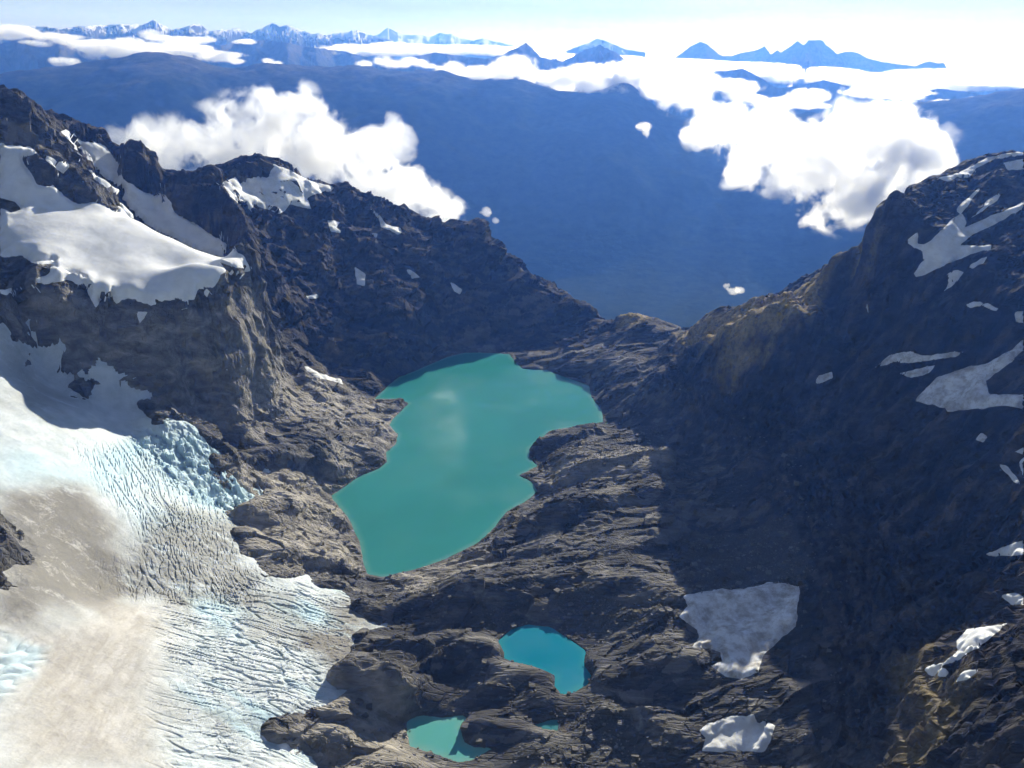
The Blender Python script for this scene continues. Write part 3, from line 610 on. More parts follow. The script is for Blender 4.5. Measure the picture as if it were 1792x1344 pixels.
# ------------------------------------------------------------------ glacier
GXX, GYY = polar(-48, -2, 0.00125, 255, 1420, 0.00175)
sel_s = sdist(GL_POLY, GXX, GYY)
c0 = np.where((sel_s > -25).any(1))[0]; GXX, GYY, sel_s = GXX[c0[0]:c0[-1] + 1], GYY[c0[0]:c0[-1] + 1], sel_s[c0[0]:c0[-1] + 1]
def glacier():
    x, y = GXX, GYY; p2 = np.stack([x, y, 0 * x], -1).astype(np.float32)
    h = lut(blur(G0, 2), x, y)
    S = lambda pts, wd, wob=10: soft(pts, wd, x, y, wob, 40)
    icefall = S([(235,760),(300,745),(360,760),(455,800),(455,885),(400,885),(320,850),(250,800)], 26)
    comb = S([(180,1030),(230,930),(300,895),(420,900),(420,985),(470,1010),(440,1060),(300,1060)], 18)
    arcs = S([(300,1060),(450,1020),(640,1040),(650,1110),(600,1200),(560,1260),(480,1300),(540,1344),(300,1344),(290,1200)], 26)
    left = S([(0,1100),(40,1110),(100,1130),(60,1180),(0,1225)], 8)
    flow = S([(130,775),(240,770),(330,850),(420,900),(250,930),(180,850)], 16)
    wv = np.stack([fbm(p2, 110, 2, .4, 5), fbm(p2, 110, 2, .4, 8), 0 * x], -1) * 13
    q = p2 + wv
    def crev(d, lam, st, seed):
        n = np.abs(pn(aniso(q, d, st), lam, seed)) * 1.8
        return n
    c_fall = crev((0.55, 0.83, 0), 13, 2.2, 3); c_fall2 = crev((0.75, -0.65, 0), 17, 2.6, 13)
    c_comb = crev((-0.30, 0.95, 0), 8, 3.6, 4); f_comb = crev((-0.42, 0.91, 0), 3.8, 4.5, 14)
    c_arc = crev((0.98, 0.06, 0), 9, 5.0, 6); f_arc = crev((0.97, 0.2, 0), 4.2, 6.0, 26); c_arc2 = crev((0.55, 0.8, 0), 19, 7.0, 16)
    c_left = crev((0.3, 0.9, 0), 9, 1.8, 7); c_flow = np.minimum(crev((0.62, -0.78, 0), 8, 10.0, 9), 1.3 * crev((0.55, -0.83, 0), 4, 10.0, 29))
    cut = lambda c, wd: 1 - smooth(0.0, wd, c)                          # 1 in a crack
    z = h + 2.5 * fbm(p2, 120, 3, .5, 2)
    ser = np.clip(np.minimum(c_fall, c_fall2), 0, .8)
    rs, es = cells(aniso(q, (0.75, -0.65, 0), 1.6), 11.0, 5); rs2, es2 = cells(q, 5.0, 6)
    z += icefall * (6.0 * ser - 2.0 + 2.6 * rs[..., 0] + 4.5 * (rs * es).sum(-1) + 1.1 * rs2[..., 0] + 1.6 * (rs2 * es2).sum(-1))
    z += comb * (0.5 * rs2[..., 1]) + arcs * 0.35 * rs2[..., 2]
    pat = smooth(-.35, .3, fbm(p2, 55, 3, .55, 31)); pat2 = smooth(-.3, .35, fbm(p2, 48, 3, .55, 32))
    z -= comb * (1.5 * cut(c_comb, 0.2) * pat2 + 1.1 * cut(f_comb, 0.45) * (.35 + .65 * pat)); z += comb * pn(p2, 5, 17) * 0.6
    z -= arcs * (2.0 * cut(c_arc, 0.18) * pat + 0.8 * cut(f_arc, 0.4) * (.3 + .7 * pat2) + 0.5 * cut(c_arc2, 0.10)); z += arcs * pn(p2, 4, 18) * 0.35
    z += left * (3.5 * np.clip(c_left, 0, .9) - 1)
    z -= flow * 1.6 * cut(c_flow, 0.3)
    z += pn(p2, 22, 20) * 0.6 + pn(p2, 8, 23) * .25
    s2 = np.minimum(sel_s, -sdist(OUTCROP, x, y, 60)) + 5 * fbm(p2, 26, 4, .6, 77)
    z += np.clip(s2 * 0.22, -9, 2.5) - 1.6                               # margin tapers into the rock
    crack = np.clip(icefall * cut(ser, 0.25) * .8 + comb * (.6 * cut(c_comb, 0.17) * pat2 + .45 * cut(f_comb, .3)) + arcs * (.9 * cut(c_arc, 0.15) * pat + .3 * cut(f_arc, .3) + .25 * cut(c_arc2, .08)) + left * cut(c_left, .2) * .5 + flow * cut(c_flow, .2) * .6, 0, 1)
    blue = np.clip(icefall * .7 + arcs * .75 * smooth(-.1, .5, fbm(aniso(p2, (0.9, -.3, 0), 4), 45, 3, .5, 66)) + flow * .35 + left * .4 + S([(0,780),(120,800),(230,790),(200,860),(0,850)], 25) * .5 + .15, 0, 1)
    dirt = np.clip(S([(0,860),(130,850),(215,930),(200,1050),(120,1090),(0,1085)], 22) * .95 + comb * .75 + arcs * .55 * smooth(.0, .5, fbm(p2, 70, 3, .5, 36)) + S([(600,1040),(655,1060),(650,1100),(600,1170),(540,1130)], 22) * .9 + S([(0,580),(130,690),(90,720),(0,690)], 25) * .55, 0, 1)
    beige = np.clip(S([(0,1085),(120,1095),(210,1050),(300,1060),(290,1150),(270,1240),(290,1344),(0,1344)], 30) + S([(0,860),(150,850),(210,920),(190,1060),(0,1080)], 25) * .9 + S([(250,860),(420,890),(300,900)], 15) * .5, 0, 1) * (1 - left)
    P = np.stack([x, y, z], -1)
    return P, {'crack': crack, 'blue': blue, 'dirt': dirt, 'beige': beige}, s2
PG, AG, s2 = glacier()
sub_obj('glacier', PG, face_any(s2 > -14), M_ICE, AG, smooth_shade=False, kind='structure', label='crevassed glacier with dirty ice flowing down the lower left')

# ---- upper snowfield
def ground_poly3(pts):
    out = []
    for x, y in pts:
        q = hit3(min(max(x, 2), 1790), min(y, 1342)); out.append(q)
    return np.array(out)
def drape(name, pts, holes=(), thick=2.2, edge=0.35, wob=4.0, lam=22, up=0.0, nblur=6, mat=M_SNOW, dirt=0.25, bury=3.0, tol=45, extra=None, steep=4.0, steep_at=0.36, **props):
    """snow lying on the sheet: its outline is drawn in the plane that fits the slope there"""
    poly3 = ground_poly3(pts); c = poly3.mean(0)
    _, _, vt = np.linalg.svd(poly3 - c); nrm = vt[2]
    sc_ = math.dist(c, (0, 0, CAM_H)) / FPX
    poly = np.array(pts, float) * sc_
    lo = poly3.min(0) - 20; hi = poly3.max(0) + 20
    m = (RX > lo[0]) & (RX < hi[0]) & (RY > lo[1]) & (RY < hi[1])
    if not m.any(): return None
    ii = np.where(m.any(1))[0]; jj = np.where(m.any(0))[0]
    sl_ = np.s_[max(ii[0] - 1, 0):ii[-1] + 2, max(jj[0] - 1, 0):jj[-1] + 2]
    P = PR[sl_].astype(float).copy(); x, y, _ = project(P); x = x * sc_; y = y * sc_
    s = sdist(poly, x, y)
    for hp in holes: s = np.minimum(s, -sdist(np.array(hp, float) * sc_, x, y))
    s = s + wob * fbm(np.stack([x, y, 0 * x], -1), lam, 4, .6, 33)
    s = np.where((np.abs((P - c) @ nrm) < tol) & SEEN[sl_], s, -99)
    S_ = np.stack([blur(P[..., k], 6) for k in range(3)], -1); t1 = np.gradient(S_, axis=0); t2 = np.gradient(S_, axis=1)
    nz = np.cross(t2, t1); nz = np.abs(nz[..., 2]) / (np.linalg.norm(nz, axis=-1) + 1e-9)
    wn_ = np.cross(t2, t1); wn_ *= np.sign(wn_[..., 2:3]); wn_ = wn_[s > 0].sum(0) if (s > 0).any() else nrm
    nrm = wn_ / np.linalg.norm(wn_)
    s = s - steep * smooth(steep_at + .12, steep_at - .12, nz)                  # snow does not hold on the steepest rock
    inn = smooth(0, 12, s); off = np.clip(s * edge, -bury, thick) + up * inn
    B = np.stack([blur(P[..., k], nblur) for k in range(3)], -1)
    low = (B - P) @ nrm; B = B + nrm * np.maximum(0, -low - 2.5)[..., None]
    P = P + (B - P) * inn[..., None] + nrm * off[..., None]
    d = np.full(x.shape, dirt)
    kp = face_any(s > -6)
    if name == 'snow_patch': kp = face_any(s > -2.5); kp = biggest(kp)
    return sub_obj(name, P, kp, mat, {'dirt': d}, **props)
drape('snowfield', SNOWF, ROCKS_IN, steep=10.0, steep_at=0.34, tol=320, thick=5.0, edge=0.45, wob=2.5, lam=14, up=2.0, nblur=10, dirt=0.05, kind='structure', label='hanging snowfield above the cliff at the upper left')

PATCH = [
 ('long white snow strip along the crest at the top right', [(1637,311),(1661,318),(1674,310),(1691,313),(1704,303),(1708,295),(1741,278),(1792,272),(1792,263),(1728,275),(1694,295),(1667,306)]),
 ('snow corner just under the crest at the right edge', [(1754,285),(1792,278),(1792,297),(1764,298)]),
 ('large branching snow streak high on the shadowed mountainside', [(1587,422),(1600,405),(1619,392),(1607,415),(1604,428),(1620,425),(1651,402),(1667,382),(1681,375),(1671,368),(1687,352),(1714,330),(1697,355),(1684,372),(1691,390),(1687,398),(1714,388),(1741,375),(1792,352),(1792,363),(1744,392),(1704,408),(1677,430),(1735,430),(1730,436),(1700,444),(1680,455),(1657,460),(1617,482),(1594,484),(1617,454),(1612,440)]),
 ('slim snow sliver just above the large branching streak', [(1698,382),(1721,362),(1724,352),(1754,335),(1744,352),(1724,365),(1711,375)]),
 ('hooked snow scrap just below the large branching streak', [(1651,511),(1664,490),(1656,480),(1674,472),(1687,477),(1677,489),(1661,504)]),
 ('tapering snow scrap between the hooked scrap and the large branching streak', [(1691,467),(1704,459),(1731,447),(1721,460),(1701,470)]),
 ('narrow upright snow patch alone on the dark mountainside', [(1511,544),(1512,524),(1523,522),(1524,551),(1517,551)]),
 ('thin arched snow patch below the hooked scrap', [(1689,534),(1704,527),(1728,531),(1751,542),(1741,544),(1718,535),(1698,539)]),
 ('long pointed snow patch above the broad snow ramp', [(1527,645),(1547,629),(1564,619),(1594,614),(1614,623),(1654,618),(1692,614),(1674,623),(1641,629),(1594,635),(1564,635),(1540,641)]),
 ('faint dirty snow patch between the pointed patch and the broad ramp', [(1574,653),(1607,645),(1637,639),(1627,653),(1597,661)]),
 ('broad snow ramp running off the right edge at mid height', [(1602,701),(1637,661),(1671,648),(1728,634),(1768,614),(1792,594),(1792,611),(1768,634),(1741,655),(1724,666),(1731,691),(1792,690),(1792,718),(1771,711),(1754,710),(1701,715),(1657,721),(1654,713),(1624,708)]),
 ('small square snow patch alone left of the broad ramp', [(1428,671),(1431,658),(1456,651),(1458,661),(1440,670)]),
 ('thin curved snow strip near the sunlit grassy crest', [(1362,641),(1372,624),(1368,614),(1380,619),(1375,633)]),
 ('small round snow patch below the broad ramp', [(1707,770),(1714,757),(1727,765),(1721,774)]),
 ('slanting snow streak near the right edge below the round patch', [(1744,810),(1764,815),(1788,849),(1775,844),(1754,822)]),
 ('small snow wedge at the right edge above the slanting streak', [(1775,792),(1792,783),(1792,795)]),
 ('snow edge beside the slanting streak at the right border', [(1783,812),(1792,799),(1792,839)]),
 ('small blocky snow patch at the right border above the broad ramp', [(1775,547),(1792,544),(1792,566),(1778,562)]),
 ('pointed snow patch at the right border above the lit spur', [(1723,971),(1754,959),(1792,944),(1792,973),(1741,974)]),
 ('bright oval snow patch at the right border on the lit spur', [(1753,1043),(1775,1037),(1792,1043),(1792,1058),(1771,1059)]),
 ('bright hooked snow patch on the lit spur at lower right', [(1617,1172),(1631,1162),(1651,1158),(1674,1142),(1674,1125),(1691,1102),(1728,1097),(1768,1088),(1741,1112),(1708,1135),(1674,1157),(1647,1167),(1662,1175),(1654,1183),(1624,1182)]),
 ('small bright snow patch under the hooked one', [(1670,1195),(1674,1182),(1694,1174),(1716,1171),(1694,1189)]),
 ('large snow patch half in shadow at the foot of the right slope', [(1220,1038),(1266,1031),(1302,1030),(1353,1020),(1379,1020),(1398,1026),(1398,1081),(1393,1098),(1359,1125),(1339,1145),(1326,1175),(1296,1190),(1267,1184),(1242,1165),(1264,1158),(1262,1142),(1242,1135),(1212,1132),(1222,1115),(1219,1102),(1185,1080),(1192,1068),(1202,1061),(1199,1045)]),
 ('compact snow patch near the bottom edge below the large one', [(1225,1279),(1239,1266),(1276,1254),(1319,1251),(1323,1266),(1339,1262),(1354,1272),(1349,1296),(1339,1314),(1323,1317),(1292,1312),(1262,1316),(1229,1314),(1236,1292)]),
 ('ragged snow apron under the rounded summit on the left ridge', [(388,321),(412,308),(422,321),(445,311),(469,311),(479,287),(516,303),(542,315),(562,321),(586,328),(579,335),(552,338),(536,348),(549,368),(509,358),(489,375),(462,365),(445,355),(439,378),(422,362),(402,341)]),
 ('small snow patch right of the ragged apron', [(572,385),(596,388),(589,398),(600,408),(579,405)]),
 ('forked snow streak on the dark wall below the cloud', [(646,363),(660,372),(668,382),(676,393),(700,398),(703,407),(696,412),(683,403),(666,398),(665,388)]),
 ('small snow scrap beside the forked streak', [(645,404),(661,409),(659,417)]),
 ('thin snow sliver left of the forked streak', [(612,342),(621,350),(627,368),(615,356)]),
 ('upright snow patch in a gully of the dark wall', [(621,467),(640,480),(638,501),(624,497)]),
 ('small tattered snow patch in the middle of the dark wall', [(709,469),(720,473),(734,485),(721,488)]),
 ('small snow wedge low on the dark wall above the lake', [(787,492),(810,507),(805,515),(795,510)]),
 ('thin snow line on a ledge of the dark wall', [(535,518),(556,515),(558,521),(539,523)]),
 ('narrow snow strip in the gully above the lakeside slabs', [(529,638),(565,655),(596,664),(600,672),(552,659),(538,648)]),
 ('pale snow lens on the rounded shoulder of the buttress', [(372,645),(402,640),(445,633),(450,638),(415,647),(398,653)]),
 ('small snow pocket under the edge of the hanging snowfield', [(238,545),(258,546),(252,560),(244,570)]),
 ('snow strip between rocks and ice at the bottom edge', [(425,1283),(460,1287),(475,1305),(500,1302),(516,1318),(512,1328),(470,1318),(440,1305)]),
]
for lb, pts in PATCH:
    n = len(pts); big = n > 18
    drape('snow_patch', pts, thick=1.6 if not big else 2.2, edge=0.5, wob=1.6 if not big else 2.5, lam=12 if not big else 20, up=0.6 if not big else 1.4, nblur=5 if not big else 12, tol=60 if not big else 160,
          dirt=0.9 if 'dirty' in lb or 'foot of' in lb or 'ramp' in lb else 0.3, bury=4.0, label=lb, category='snow patch', group='snow patches left on the rock')

# ------------------------------------------------------------------ loose stones on the bench and below the slopes
def rubble(n=7000):
    ok_ = (gsd < -1) & (np.hypot(RX, RY) < 1350) & (RX > -330) & (RX < 420) & (HB < 95)
    for pl, z in WATERS: ok_ &= sdist(pl, RX, RY, 6) < -0.5
    wgt = np.where(ok_, 0.12 + gravel, 0).ravel() * (np.hypot(RX, RY).ravel() / 800) ** 2
    idx = rng.choice(wgt.size, n, p=wgt / wgt.sum())
    c = PR.reshape(-1, 3)[idx] + rng.uniform(-1.5, 1.5, (n, 3)) * np.array([1, 1, 0])
    r = np.clip(0.45 * rng.pareto(2.2, n) + 0.5, 0.5, 3.4)
    cube = np.array([(x, y, z) for z in (-.6, .6) for y in (-1, 1) for x in (-1, 1)], float)
    V = cube[None] * (0.62 + 0.5 * rng.random((n, 8, 3))) * r[:, None, None]
    a = rng.uniform(0, 6.28, n); ca, sa = np.cos(a)[:, None], np.sin(a)[:, None]
    V = np.stack([V[..., 0] * ca - V[..., 1] * sa, V[..., 0] * sa + V[..., 1] * ca, V[..., 2]], -1) + c[:, None]
    F = np.array([(0, 2, 3, 1), (4, 5, 7, 6), (0, 1, 5, 4), (2, 6, 7, 3), (0, 4, 6, 2), (1, 3, 7, 5)])
    F = (F[None] + 8 * np.arange(n)[:, None, None]).reshape(-1, 4)
    z8 = np.zeros(n * 8); tn = np.repeat(rng.random(n), 8)
    mesh_obj('rubble', V.reshape(-1, 3), F, M_ROCK, {'grass': z8, 'gravel': z8, 'pale': z8 + .3, 'dark': z8, 'tone': tn}, smooth_shade=False, kind='stuff', label='loose stones strewn over the rock bench and shores')
rubble()
# ------------------------------------------------------------------ the deep valley and the ranges beyond
def far_material(name, snowline, bump):
    k = NT(name); p = k.pos(); z = k.n('ShaderNodeSeparateXYZ', ins={0: p}).outputs[2]
    up = k.n('ShaderNodeSeparateXYZ', ins={0: k.n('ShaderNodeNewGeometry').outputs['Normal']}).outputs[2]
    n = k.noise(p, 0.0016, 8, 0.65); f = k.noise(p, 0.012, 7, 0.7)
    bush = k.ramp(f, [(0.35, (0.012, 0.019, 0.010)), (0.65, (0.032, 0.040, 0.022))])
    rock = k.ramp(f, [(0.35, (0.06, 0.058, 0.055)), (0.65, (0.14, 0.13, 0.115))])
    hz = k.math('ADD', z, k.math('MULTIPLY', k.math('SUBTRACT', n, 0.5), 500.0))
    alp = k.ramp(k.math('DIVIDE', k.math('ADD', hz, 300.0), 800.0, True), [(0.6, 0.0), (1.0, 1.0)])
    col = k.mix(alp, bush, rock)
    sn = k.math('MULTIPLY', k.math('SUBTRACT', hz, snowline), 1 / 260.0)
    sn = k.math('ADD', sn, k.math('MULTIPLY', k.math('SUBTRACT', f, 0.5), 2.0))
    sn = k.math('MULTIPLY', k.ramp(sn, [(0.45, 0.0), (0.75, 1.0)]), k.ramp(up, [(0.66, 0.0), (0.82, 1.0)]))
    col = k.mix(sn, col, (0.80, 0.81, 0.83))
    k.surf(col, 0.9, k.bump(k.math('ADD', k.math('MULTIPLY', f, 30.0), k.math('MULTIPLY', n, 60.0)), bump, 1.0), 0.0)
    return k.m
M_VAL = far_material('forested_slope', 1200.0, 0.2); M_FAR = far_material('far_rock', 560.0, 0.7); M_DARK = far_material('far_dark_rock', 1000.0, 0.7)
crest = np.array([(-120,150),(0,130),(60,120),(110,112),(180,100),(250,92),(330,100),(370,115),(410,125),(450,118),(480,112),(560,118),(620,115),(700,125),(760,128),(830,140),(900,140),(960,155),(1020,165),(1060,155),(1095,150),(1130,175),(1180,205),(1250,215),(1320,210),(1400,200),(1480,190),(1560,185),(1640,185),(1720,172),(1792,160),(1900,150)], float)
cp = at_r(crest[:, 0], crest[:, 1], 8400.0)
vc = [cp]
for rr_, t_ in ((3500, 0.0), (4000, 0.0), (5200, 0.03), (6300, 0.44), (7300, 0.78)):
    q = cp[::2] * np.array([rr_ / 8400, rr_ / 8400, 1]); q[:, 2] = -770 + t_ * (cp[::2, 2] + 770); vc.append(q)
q = cp * np.array([1.25, 1.25, 1]); q[:, 2] = cp[:, 2] - 420; vc.append(q)
nr_ = np.array([(-5000,2600,-250),(-3000,2700,-330),(-1500,2600,-420),(0,2450,-560),(1000,2400,-560),(2200,2300,-420),(3500,2200,-350),(-6000,3000,-300),(5000,2400,-350),(0,1500,-300),(-2500,1300,-200),(2600,1200,-200)], float); vc.append(nr_)
vc = np.vstack(vc); vwt = rbf_fit(vc, 260.0)
VX, VY = polar(-50, 50, 0.0034, 2250, 11200, 0.0064)
vh = rbf_eval(vc, vwt, 260.0, VX, VY)
vp = np.stack([VX, VY, vh * .6], -1).astype(np.float32)
sp = aniso(vp + 350 * np.stack([fbm(vp, 2600, 2, .5, 3), fbm(vp, 2600, 2, .5, 4), 0 * VX], -1), (0.25, 1, 0.1), 2.4)
rise = smooth(-720, -450, vh) * smooth(2600, 3800, np.hypot(VX, VY))
topf = 1 - 0.75 * smooth(7000, 8300, np.hypot(VX, VY))
vz = vh + rise * topf * 95 * (ridged(sp, 1500, 5, .5, 7) - .95) + 20 * rise * fbm(vp, 220, 3, .55, 9) + 45 * rise * (1 - topf) * fbm(vp, 700, 4, .55, 19)
mesh_obj('valley', np.stack([VX, VY, vz], -1).reshape(-1, 3), grid_faces(*VX.shape), M_VAL, kind='structure', label='deep forested valley and long blue valley side behind the lake')

def mountain_range(name, pts, R, depth, drop, label, amp=0.042, jag=0.0016, seed=0, mat=M_FAR):
    a = np.array(pts, float); xs = np.arange(a[0, 0], a[-1, 0], 1.5)
    ys = np.interp(xs, a[:, 0], a[:, 1]); C = at_r(xs, ys, float(R)); n = len(xs); m = 51
    s = np.sign(np.linspace(-1, 1, m)) * np.abs(np.linspace(-1, 1, m)) ** 1.4
    wig = 1 + 0.04 * np.sin(xs * 0.03 + seed) + 0.02 * np.sin(xs * 0.11)
    k = (R * wig[:, None] + s[None] * depth) / R
    X_, Y_ = C[:, 0:1] * k, C[:, 1:2] * k
    zc = (C[:, 2:3] - CAM_H) * wig[:, None] + CAM_H
    P = np.stack([X_, Y_, zc - np.abs(s)[None] ** 0.85 * drop], -1)
    away = np.abs(s)[None] ** 0.6 * np.ones_like(X_)
    q = P.astype(np.float32) * np.array([1, .6, .6], np.float32)
    P[..., 2] += R * amp * (ridged(q, R * .036, 5, .55, seed) - 0.95) * away * .9 + R * jag * fbm(q, R * .012, 3, .6, seed + 5) * (0.4 + away)
    return mesh_obj(name, P.reshape(-1, 3), grid_faces(n, m), mat, kind='structure', label=label)
mountain_range('mountain_range', [(-60,62),(0,50),(20,46),(60,45),(100,50),(140,46),(180,44),(215,42),(245,44),(256,41),(268,35),(282,43),(300,52),(320,48),(340,42),(352,45),(365,55),(400,52),(415,50),(440,58),(460,48),(478,40),(490,47),(500,44),(520,50),(545,60),(570,60),(600,58),(625,52),(650,62),(690,72)], 16875, 4030, 1035, 'snowy mountain range along the skyline at upper left', seed=1)
mountain_range('mountain_range', [(-60,80),(0,76),(30,64),(70,62),(130,66),(190,76),(240,82),(300,92),(350,84),(400,76),(470,70),(530,80),(600,90),(660,104)], 12875, 2480, 810, 'lower blue ridge in front of the snowy skyline range', seed=2, amp=.022, mat=far_material('blue_ridge_rock', 760.0, 0.7))
mountain_range('mountain_range', [(640,112),(700,104),(760,92),(800,97),(850,103),(880,95),(903,86),(920,75),(932,86),(945,100),(985,108),(1005,98),(1025,86),(1040,82),(1050,78),(1062,86),(1075,90),(1100,108),(1150,122),(1200,130)], 12250, 2015, 720, 'two dark pointed peaks in the middle of the skyline', seed=3, mat=far_material('middle_peak_rock', 680.0, 0.7))
mountain_range('mountain_range', [(645,66),(662,60),(672,53),(680,47),(690,54),(705,60),(722,62),(735,60),(752,65),(770,57),(780,60),(790,58),(806,67),(830,71),(845,67),(870,73),(900,80)], 25000, 4650, 810, 'faint far pyramid peaks beyond the sea of cloud', seed=4, amp=.012)
mountain_range('mountain_range', [(990,90),(1012,81),(1028,76),(1045,67),(1062,72),(1085,82),(1100,88),(1130,92)], 18125, 2712, 720, 'flat topped snowy peak behind the two dark peaks', seed=5, amp=.02)
mountain_range('mountain_range', [(1170,108),(1190,96),(1208,82),(1225,73),(1238,78),(1262,98),(1280,98),(1300,92),(1322,88),(1338,81),(1349,95),(1354,92),(1361,87),(1366,92),(1385,80),(1396,71),(1404,78),(1408,78),(1415,70),(1440,71),(1445,79),(1458,88),(1465,94),(1480,90),(1500,92),(1520,102),(1540,108),(1590,115),(1600,116),(1625,108),(1652,111),(1660,124),(1680,130),(1740,128),(1792,124),(1850,124)], 17250, 3255, 810, 'dark blue jagged range on the right skyline', seed=6, amp=.02, mat=M_DARK)
mountain_range('mountain_range', [(1150,140),(1195,128),(1240,125),(1270,124),(1300,120),(1330,135),(1360,155),(1400,150),(1440,140),(1480,150),(1540,158),(1600,165),(1640,155),(1690,160),(1730,168),(1792,160),(1880,150)], 11250, 2015, 810, 'dark blue hills wrapped in cloud below the right skyline', seed=8, amp=.02, mat=M_DARK)

# ------------------------------------------------------------------ clouds
def cloud_material(name, lam, dens, fill=0.66, amp=3.4):
    k = NT(name); tc = k.n('ShaderNodeTexCoord').outputs['Object']; p = k.pos()
    r = k.n('ShaderNodeVectorMath', operation='LENGTH', ins={0: tc}).outputs['Value']
    n = k.n('ShaderNodeTexNoise', ins={'Vector': p, 'Scale': 1.0 / lam, 'Detail': 4.0, 'Roughness': 0.62, 'Distortion': 0.4}).outputs[0]
    v = k.math('ADD', k.math('SUBTRACT', fill, r), k.math('MULTIPLY', k.math('SUBTRACT', n, 0.5), amp))
    d = k.math('MULTIPLY', k.ramp(v, [(0.04, 0.0), (0.22, 1.0)]), dens)
    edge = k.ramp(r, [(0.82, 1.0), (0.99, 0.0)])
    pv_ = k.n('ShaderNodeVolumePrincipled', ins={'Color': (1, 1, 1, 1), 'Anisotropy': 0.65, 'Density': k.math('MULTIPLY', d, edge)})
    k.t.links.new(pv_.outputs[0], k.out.inputs['Volume']); return k.m
M_CL = [cloud_material('near_cloud', 105.0, 0.013), cloud_material('valley_cloud', 210.0, 0.0065), cloud_material('far_cloud', 150.0, 0.0052, 0.74, 3.0)]
import bmesh
def ico():
    me = bpy.data.meshes.new('puff'); b = bmesh.new(); bmesh.ops.create_icosphere(b, subdivisions=3, radius=1.0); b.to_mesh(me); b.free(); return me
ICO = []
for m_ in M_CL: q = ico(); q.materials.append(m_); ICO.append(q)
crnd = random.Random(5)
def cloud(puffs, R, kind, label, deep=1.0, group='clouds lying in the valleys', single=False):
    c = at_r(*[np.mean([q[i] for q in puffs]) for i in (0, 1)], float(R))
    e = bpy.data.objects.new('cloud', None); SC.collection.objects.link(e); e.location = c
    e['label'] = label; e['category'] = 'cloud'; e['group'] = group
    for q in puffs:
        u0, v0, rx0 = q[:3]; rz0 = q[3] if len(q) > 3 else rx0 * .8
        bits = [(0, 0, 0.9)] if rx0 < 14 or single else [(0, 0, 0.82)] + [(crnd.uniform(-.75, .75), crnd.uniform(-.8, .6), crnd.uniform(.35, .6)) for _ in range(2)]
        for (du, dv, f) in bits:
            u_, v_, rx, rz = u0 + du * rx0, v0 + dv * rz0, rx0 * f * 1.2, rz0 * f * 1.2
            pos = at_r(u_, v_, R * (1 + crnd.uniform(-.025, .025))); sc = math.dist(pos, (0, 0, CAM_H)) / FPX * 1.12
            o = bpy.data.objects.new('puff', ICO[kind]); SC.collection.objects.link(o); o.parent = e
            o.location = pos - c; o.scale = (rx * sc, rx * sc * deep, rz * sc); o.rotation_euler = (0, 0, -math.atan2(pos[0], pos[1]))
def bank(line, R, kind, label, n, deep=1.5, spread=1.0):
    """puffs strewn along a line of (px, py, half width, half height)"""
    a = np.array(line, float); t = np.concatenate([[0], np.cumsum(np.hypot(np.diff(a[:, 0]), np.diff(a[:, 1]) * 2))]); out = []
    for i in range(n):
        q = (i + crnd.random()) / n * t[-1]; u_, v_, w_, h_ = [np.interp(q, t, a[:, c]) for c in range(4)]
        f = crnd.uniform(.5, 1.0)
        out.append((u_ + crnd.uniform(-.5, .5) * w_, v_ + crnd.uniform(-.8, .8) * h_ * spread, w_ * f * 1.25, h_ * crnd.uniform(.6, 1.1)))
    cloud(out, R, kind, label, deep, single=True)
cloud([(215,245,30,26),(255,255,45,40),(300,262,72),(370,238,66),(435,235,84),(510,215,78),(533,185,38,42),(495,175,26,22),(560,262,90),(625,300,84),(690,325,72),(720,310,26),(745,352,66),(785,372,36)], 2330, 0, 'big white cloud piled up behind the left ridge')
cloud([(1170,150,50,26),(1205,170,55,36),(1255,215,56),(1330,250,80),(1400,290,90),(1480,290,110,100),(1560,270,100,90),(1620,262,62),(1480,350,72),(1410,382,22),(1440,372,30),(1545,345,80),(1300,300,46),(1230,240,36),(1655,285,30),(1350,215,44),(1560,200,40,24),(1640,240,30,26)], 4300, 1, 'huge dazzling white cloud above the shadowed right mountain')
bank([(775,126,26,10),(850,128,40,14),(905,120,34,18),(960,138,40,16),(1020,148,44,16),(1080,138,48,20),(1130,142,48,22),(1185,150,46,24)], 8625, 2, 'long white cloud bank along the crest of the blue valley side', 26)
bank([(628,114,14,6),(660,110,18,8),(700,110,22,9),(755,114,18,6)], 8875, 2, 'small cloud strip left of the long bank', 9)
bank([(515,96,30,5),(580,92,50,8),(660,90,55,9),(740,86,60,7),(830,87,60,7),(930,95,60,6),(1000,102,60,6)], 14750, 2, 'flat sea of cloud beneath the far pyramid peaks', 24, 2.0)
bank([(-20,60,26,9),(30,56,26,8),(85,60,20,5)], 12250, 2, 'cloud strip at the left border under the skyline', 7, 2.0)
bank([(50,80,14,4),(80,70,22,7),(130,64,18,6)], 11625, 2, 'small cloud tuft right of the strip at the left border', 6, 2.0)
bank([(145,88,20,12),(200,80,34,12),(260,82,40,11),(320,90,36,8),(370,96,30,8),(420,108,22,5)], 11250, 2, 'billowy white cloud below the highest snowy peak', 16, 2.0)
bank([(255,56,20,7),(290,66,26,6),(340,78,24,8),(370,72,16,6)], 12125, 2, 'torn cloud on the flank of the highest snowy peak', 7, 2.0)
bank([(92,102,10,5),(112,104,16,7),(134,106,8,4)], 9000, 2, 'small oval cloud low over the blue ridge at left', 5, 1.0)
bank([(415,74,14,5),(440,76,12,5)], 11250, 2, 'thin cloud wisp under the second snowy peak', 4, 1.5)
bank([(462,104,12,5),(492,112,12,4)], 9375, 2, 'thin cloud wisp low over the dark middle ridge', 4, 1.5)
bank([(1085,102,40,6),(1160,109,60,6),(1260,116,70,7),(1360,123,80,7),(1460,136,80,9),(1560,145,80,9),(1680,143,80,10),(1810,146,70,13)], 14750, 2, 'wide bright sea of cloud along the right horizon', 34, 2.2)
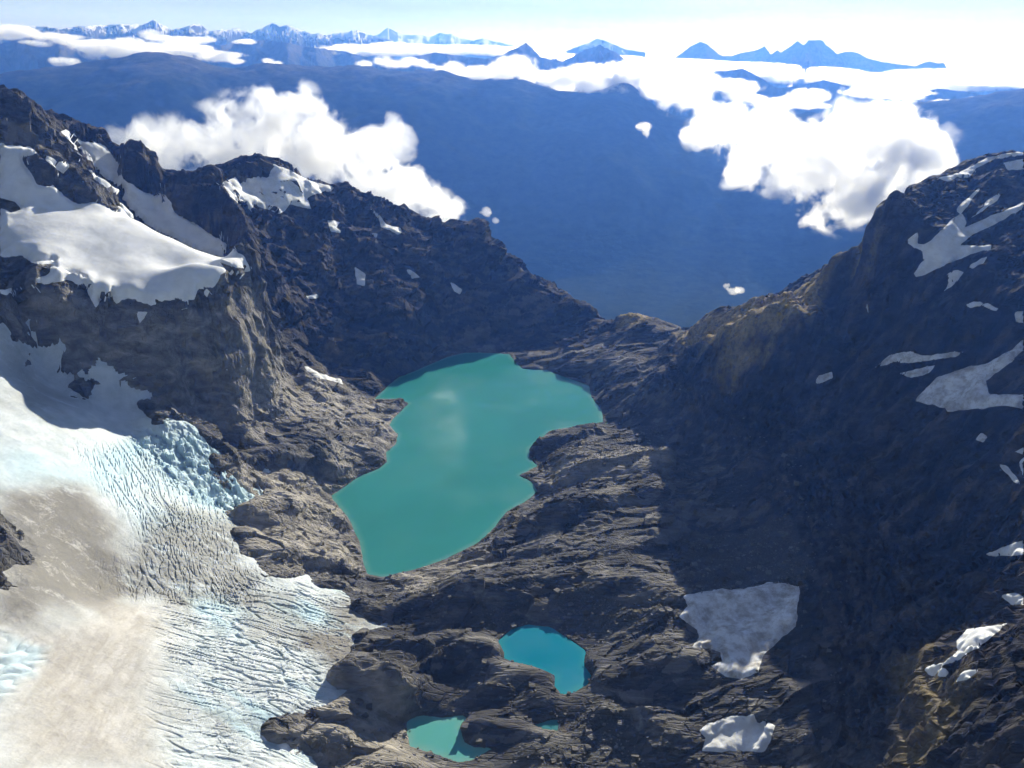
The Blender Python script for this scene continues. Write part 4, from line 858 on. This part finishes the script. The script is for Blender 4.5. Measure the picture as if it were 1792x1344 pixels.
bank([(1140,120,36,12),(1200,138,44,18),(1250,150,40,16),(1310,172,36,9),(1380,182,36,9),(1440,168,34,9)], 9125, 2, 'ragged cloud among the hills below the right skyline', 13)
bank([(1485,164,30,7),(1540,160,40,8),(1600,168,24,6)], 9500, 2, 'slim cloud bar across the right hills', 8)
bank([(1640,178,20,8),(1680,194,36,9),(1740,184,36,9),(1790,176,20,8)], 9125, 2, 'curved cloud bar near the right border', 9)
cloud([(1283,507,17,11),(1273,500,10,7)], 3600, 0, 'tiny lone cloud deep in the valley beside the grassy crest')
cloud([(852,372,15,10),(868,386,9,6)], 2500, 0, 'small cloud wisp right of the big left cloud')
cloud([(1126,222,15,8),(1130,230,9,11)], 6750, 2, 'tiny cloud scrap hanging before the middle of the valley side')
# a cloud over the valley, above the picture: the lake mirrors it
pt = at_z(np.array(768.0), np.array(705.0), 0.0); dr_ = ray(768, 705) * np.array([1, 1, -1]); hc = pt + dr_ * (1430.0 / dr_[2])
e = bpy.data.objects.new('cloud', None); SC.collection.objects.link(e); e.location = hc
e['label'] = 'lone cloud high above the valley, seen only as a pale streak mirrored in the lake'; e['category'] = 'cloud'; e['group'] = 'clouds lying in the valleys'
for dx, dz, rx_, rz_ in ((0, 0, 150, 330), (70, 240, 120, 230), (-55, -270, 105, 210)):
    o = bpy.data.objects.new('puff', ICO[0]); SC.collection.objects.link(o); o.parent = e
    o.location = (dx, 0, dz); o.scale = (rx_, rx_, rz_)
# ------------------------------------------------------------------ the air
k = NT('haze_air')
pv_ = k.n('ShaderNodeVolumePrincipled', ins={'Color': (0.11, 0.30, 1.0, 1), 'Absorption Color': (1, 1, 1, 1), 'Density': 0.54e-4, 'Anisotropy': 0.35})
k.t.links.new(pv_.outputs[0], k.out.inputs['Volume'])
x0, x1, y0, y1, z0, z1 = -30000, 30000, -2500, 30000, -1300, 1400
V = [(x, y, z) for z in (z0, z1) for y in (y0, y1) for x in (x0, x1)]
mesh_obj('haze', V, [(0, 2, 3, 1), (4, 5, 7, 6), (0, 1, 5, 4), (2, 6, 7, 3), (0, 4, 6, 2), (1, 3, 7, 5)], k.m, smooth_shade=False, kind='stuff', label='blue air haze filling the valley')
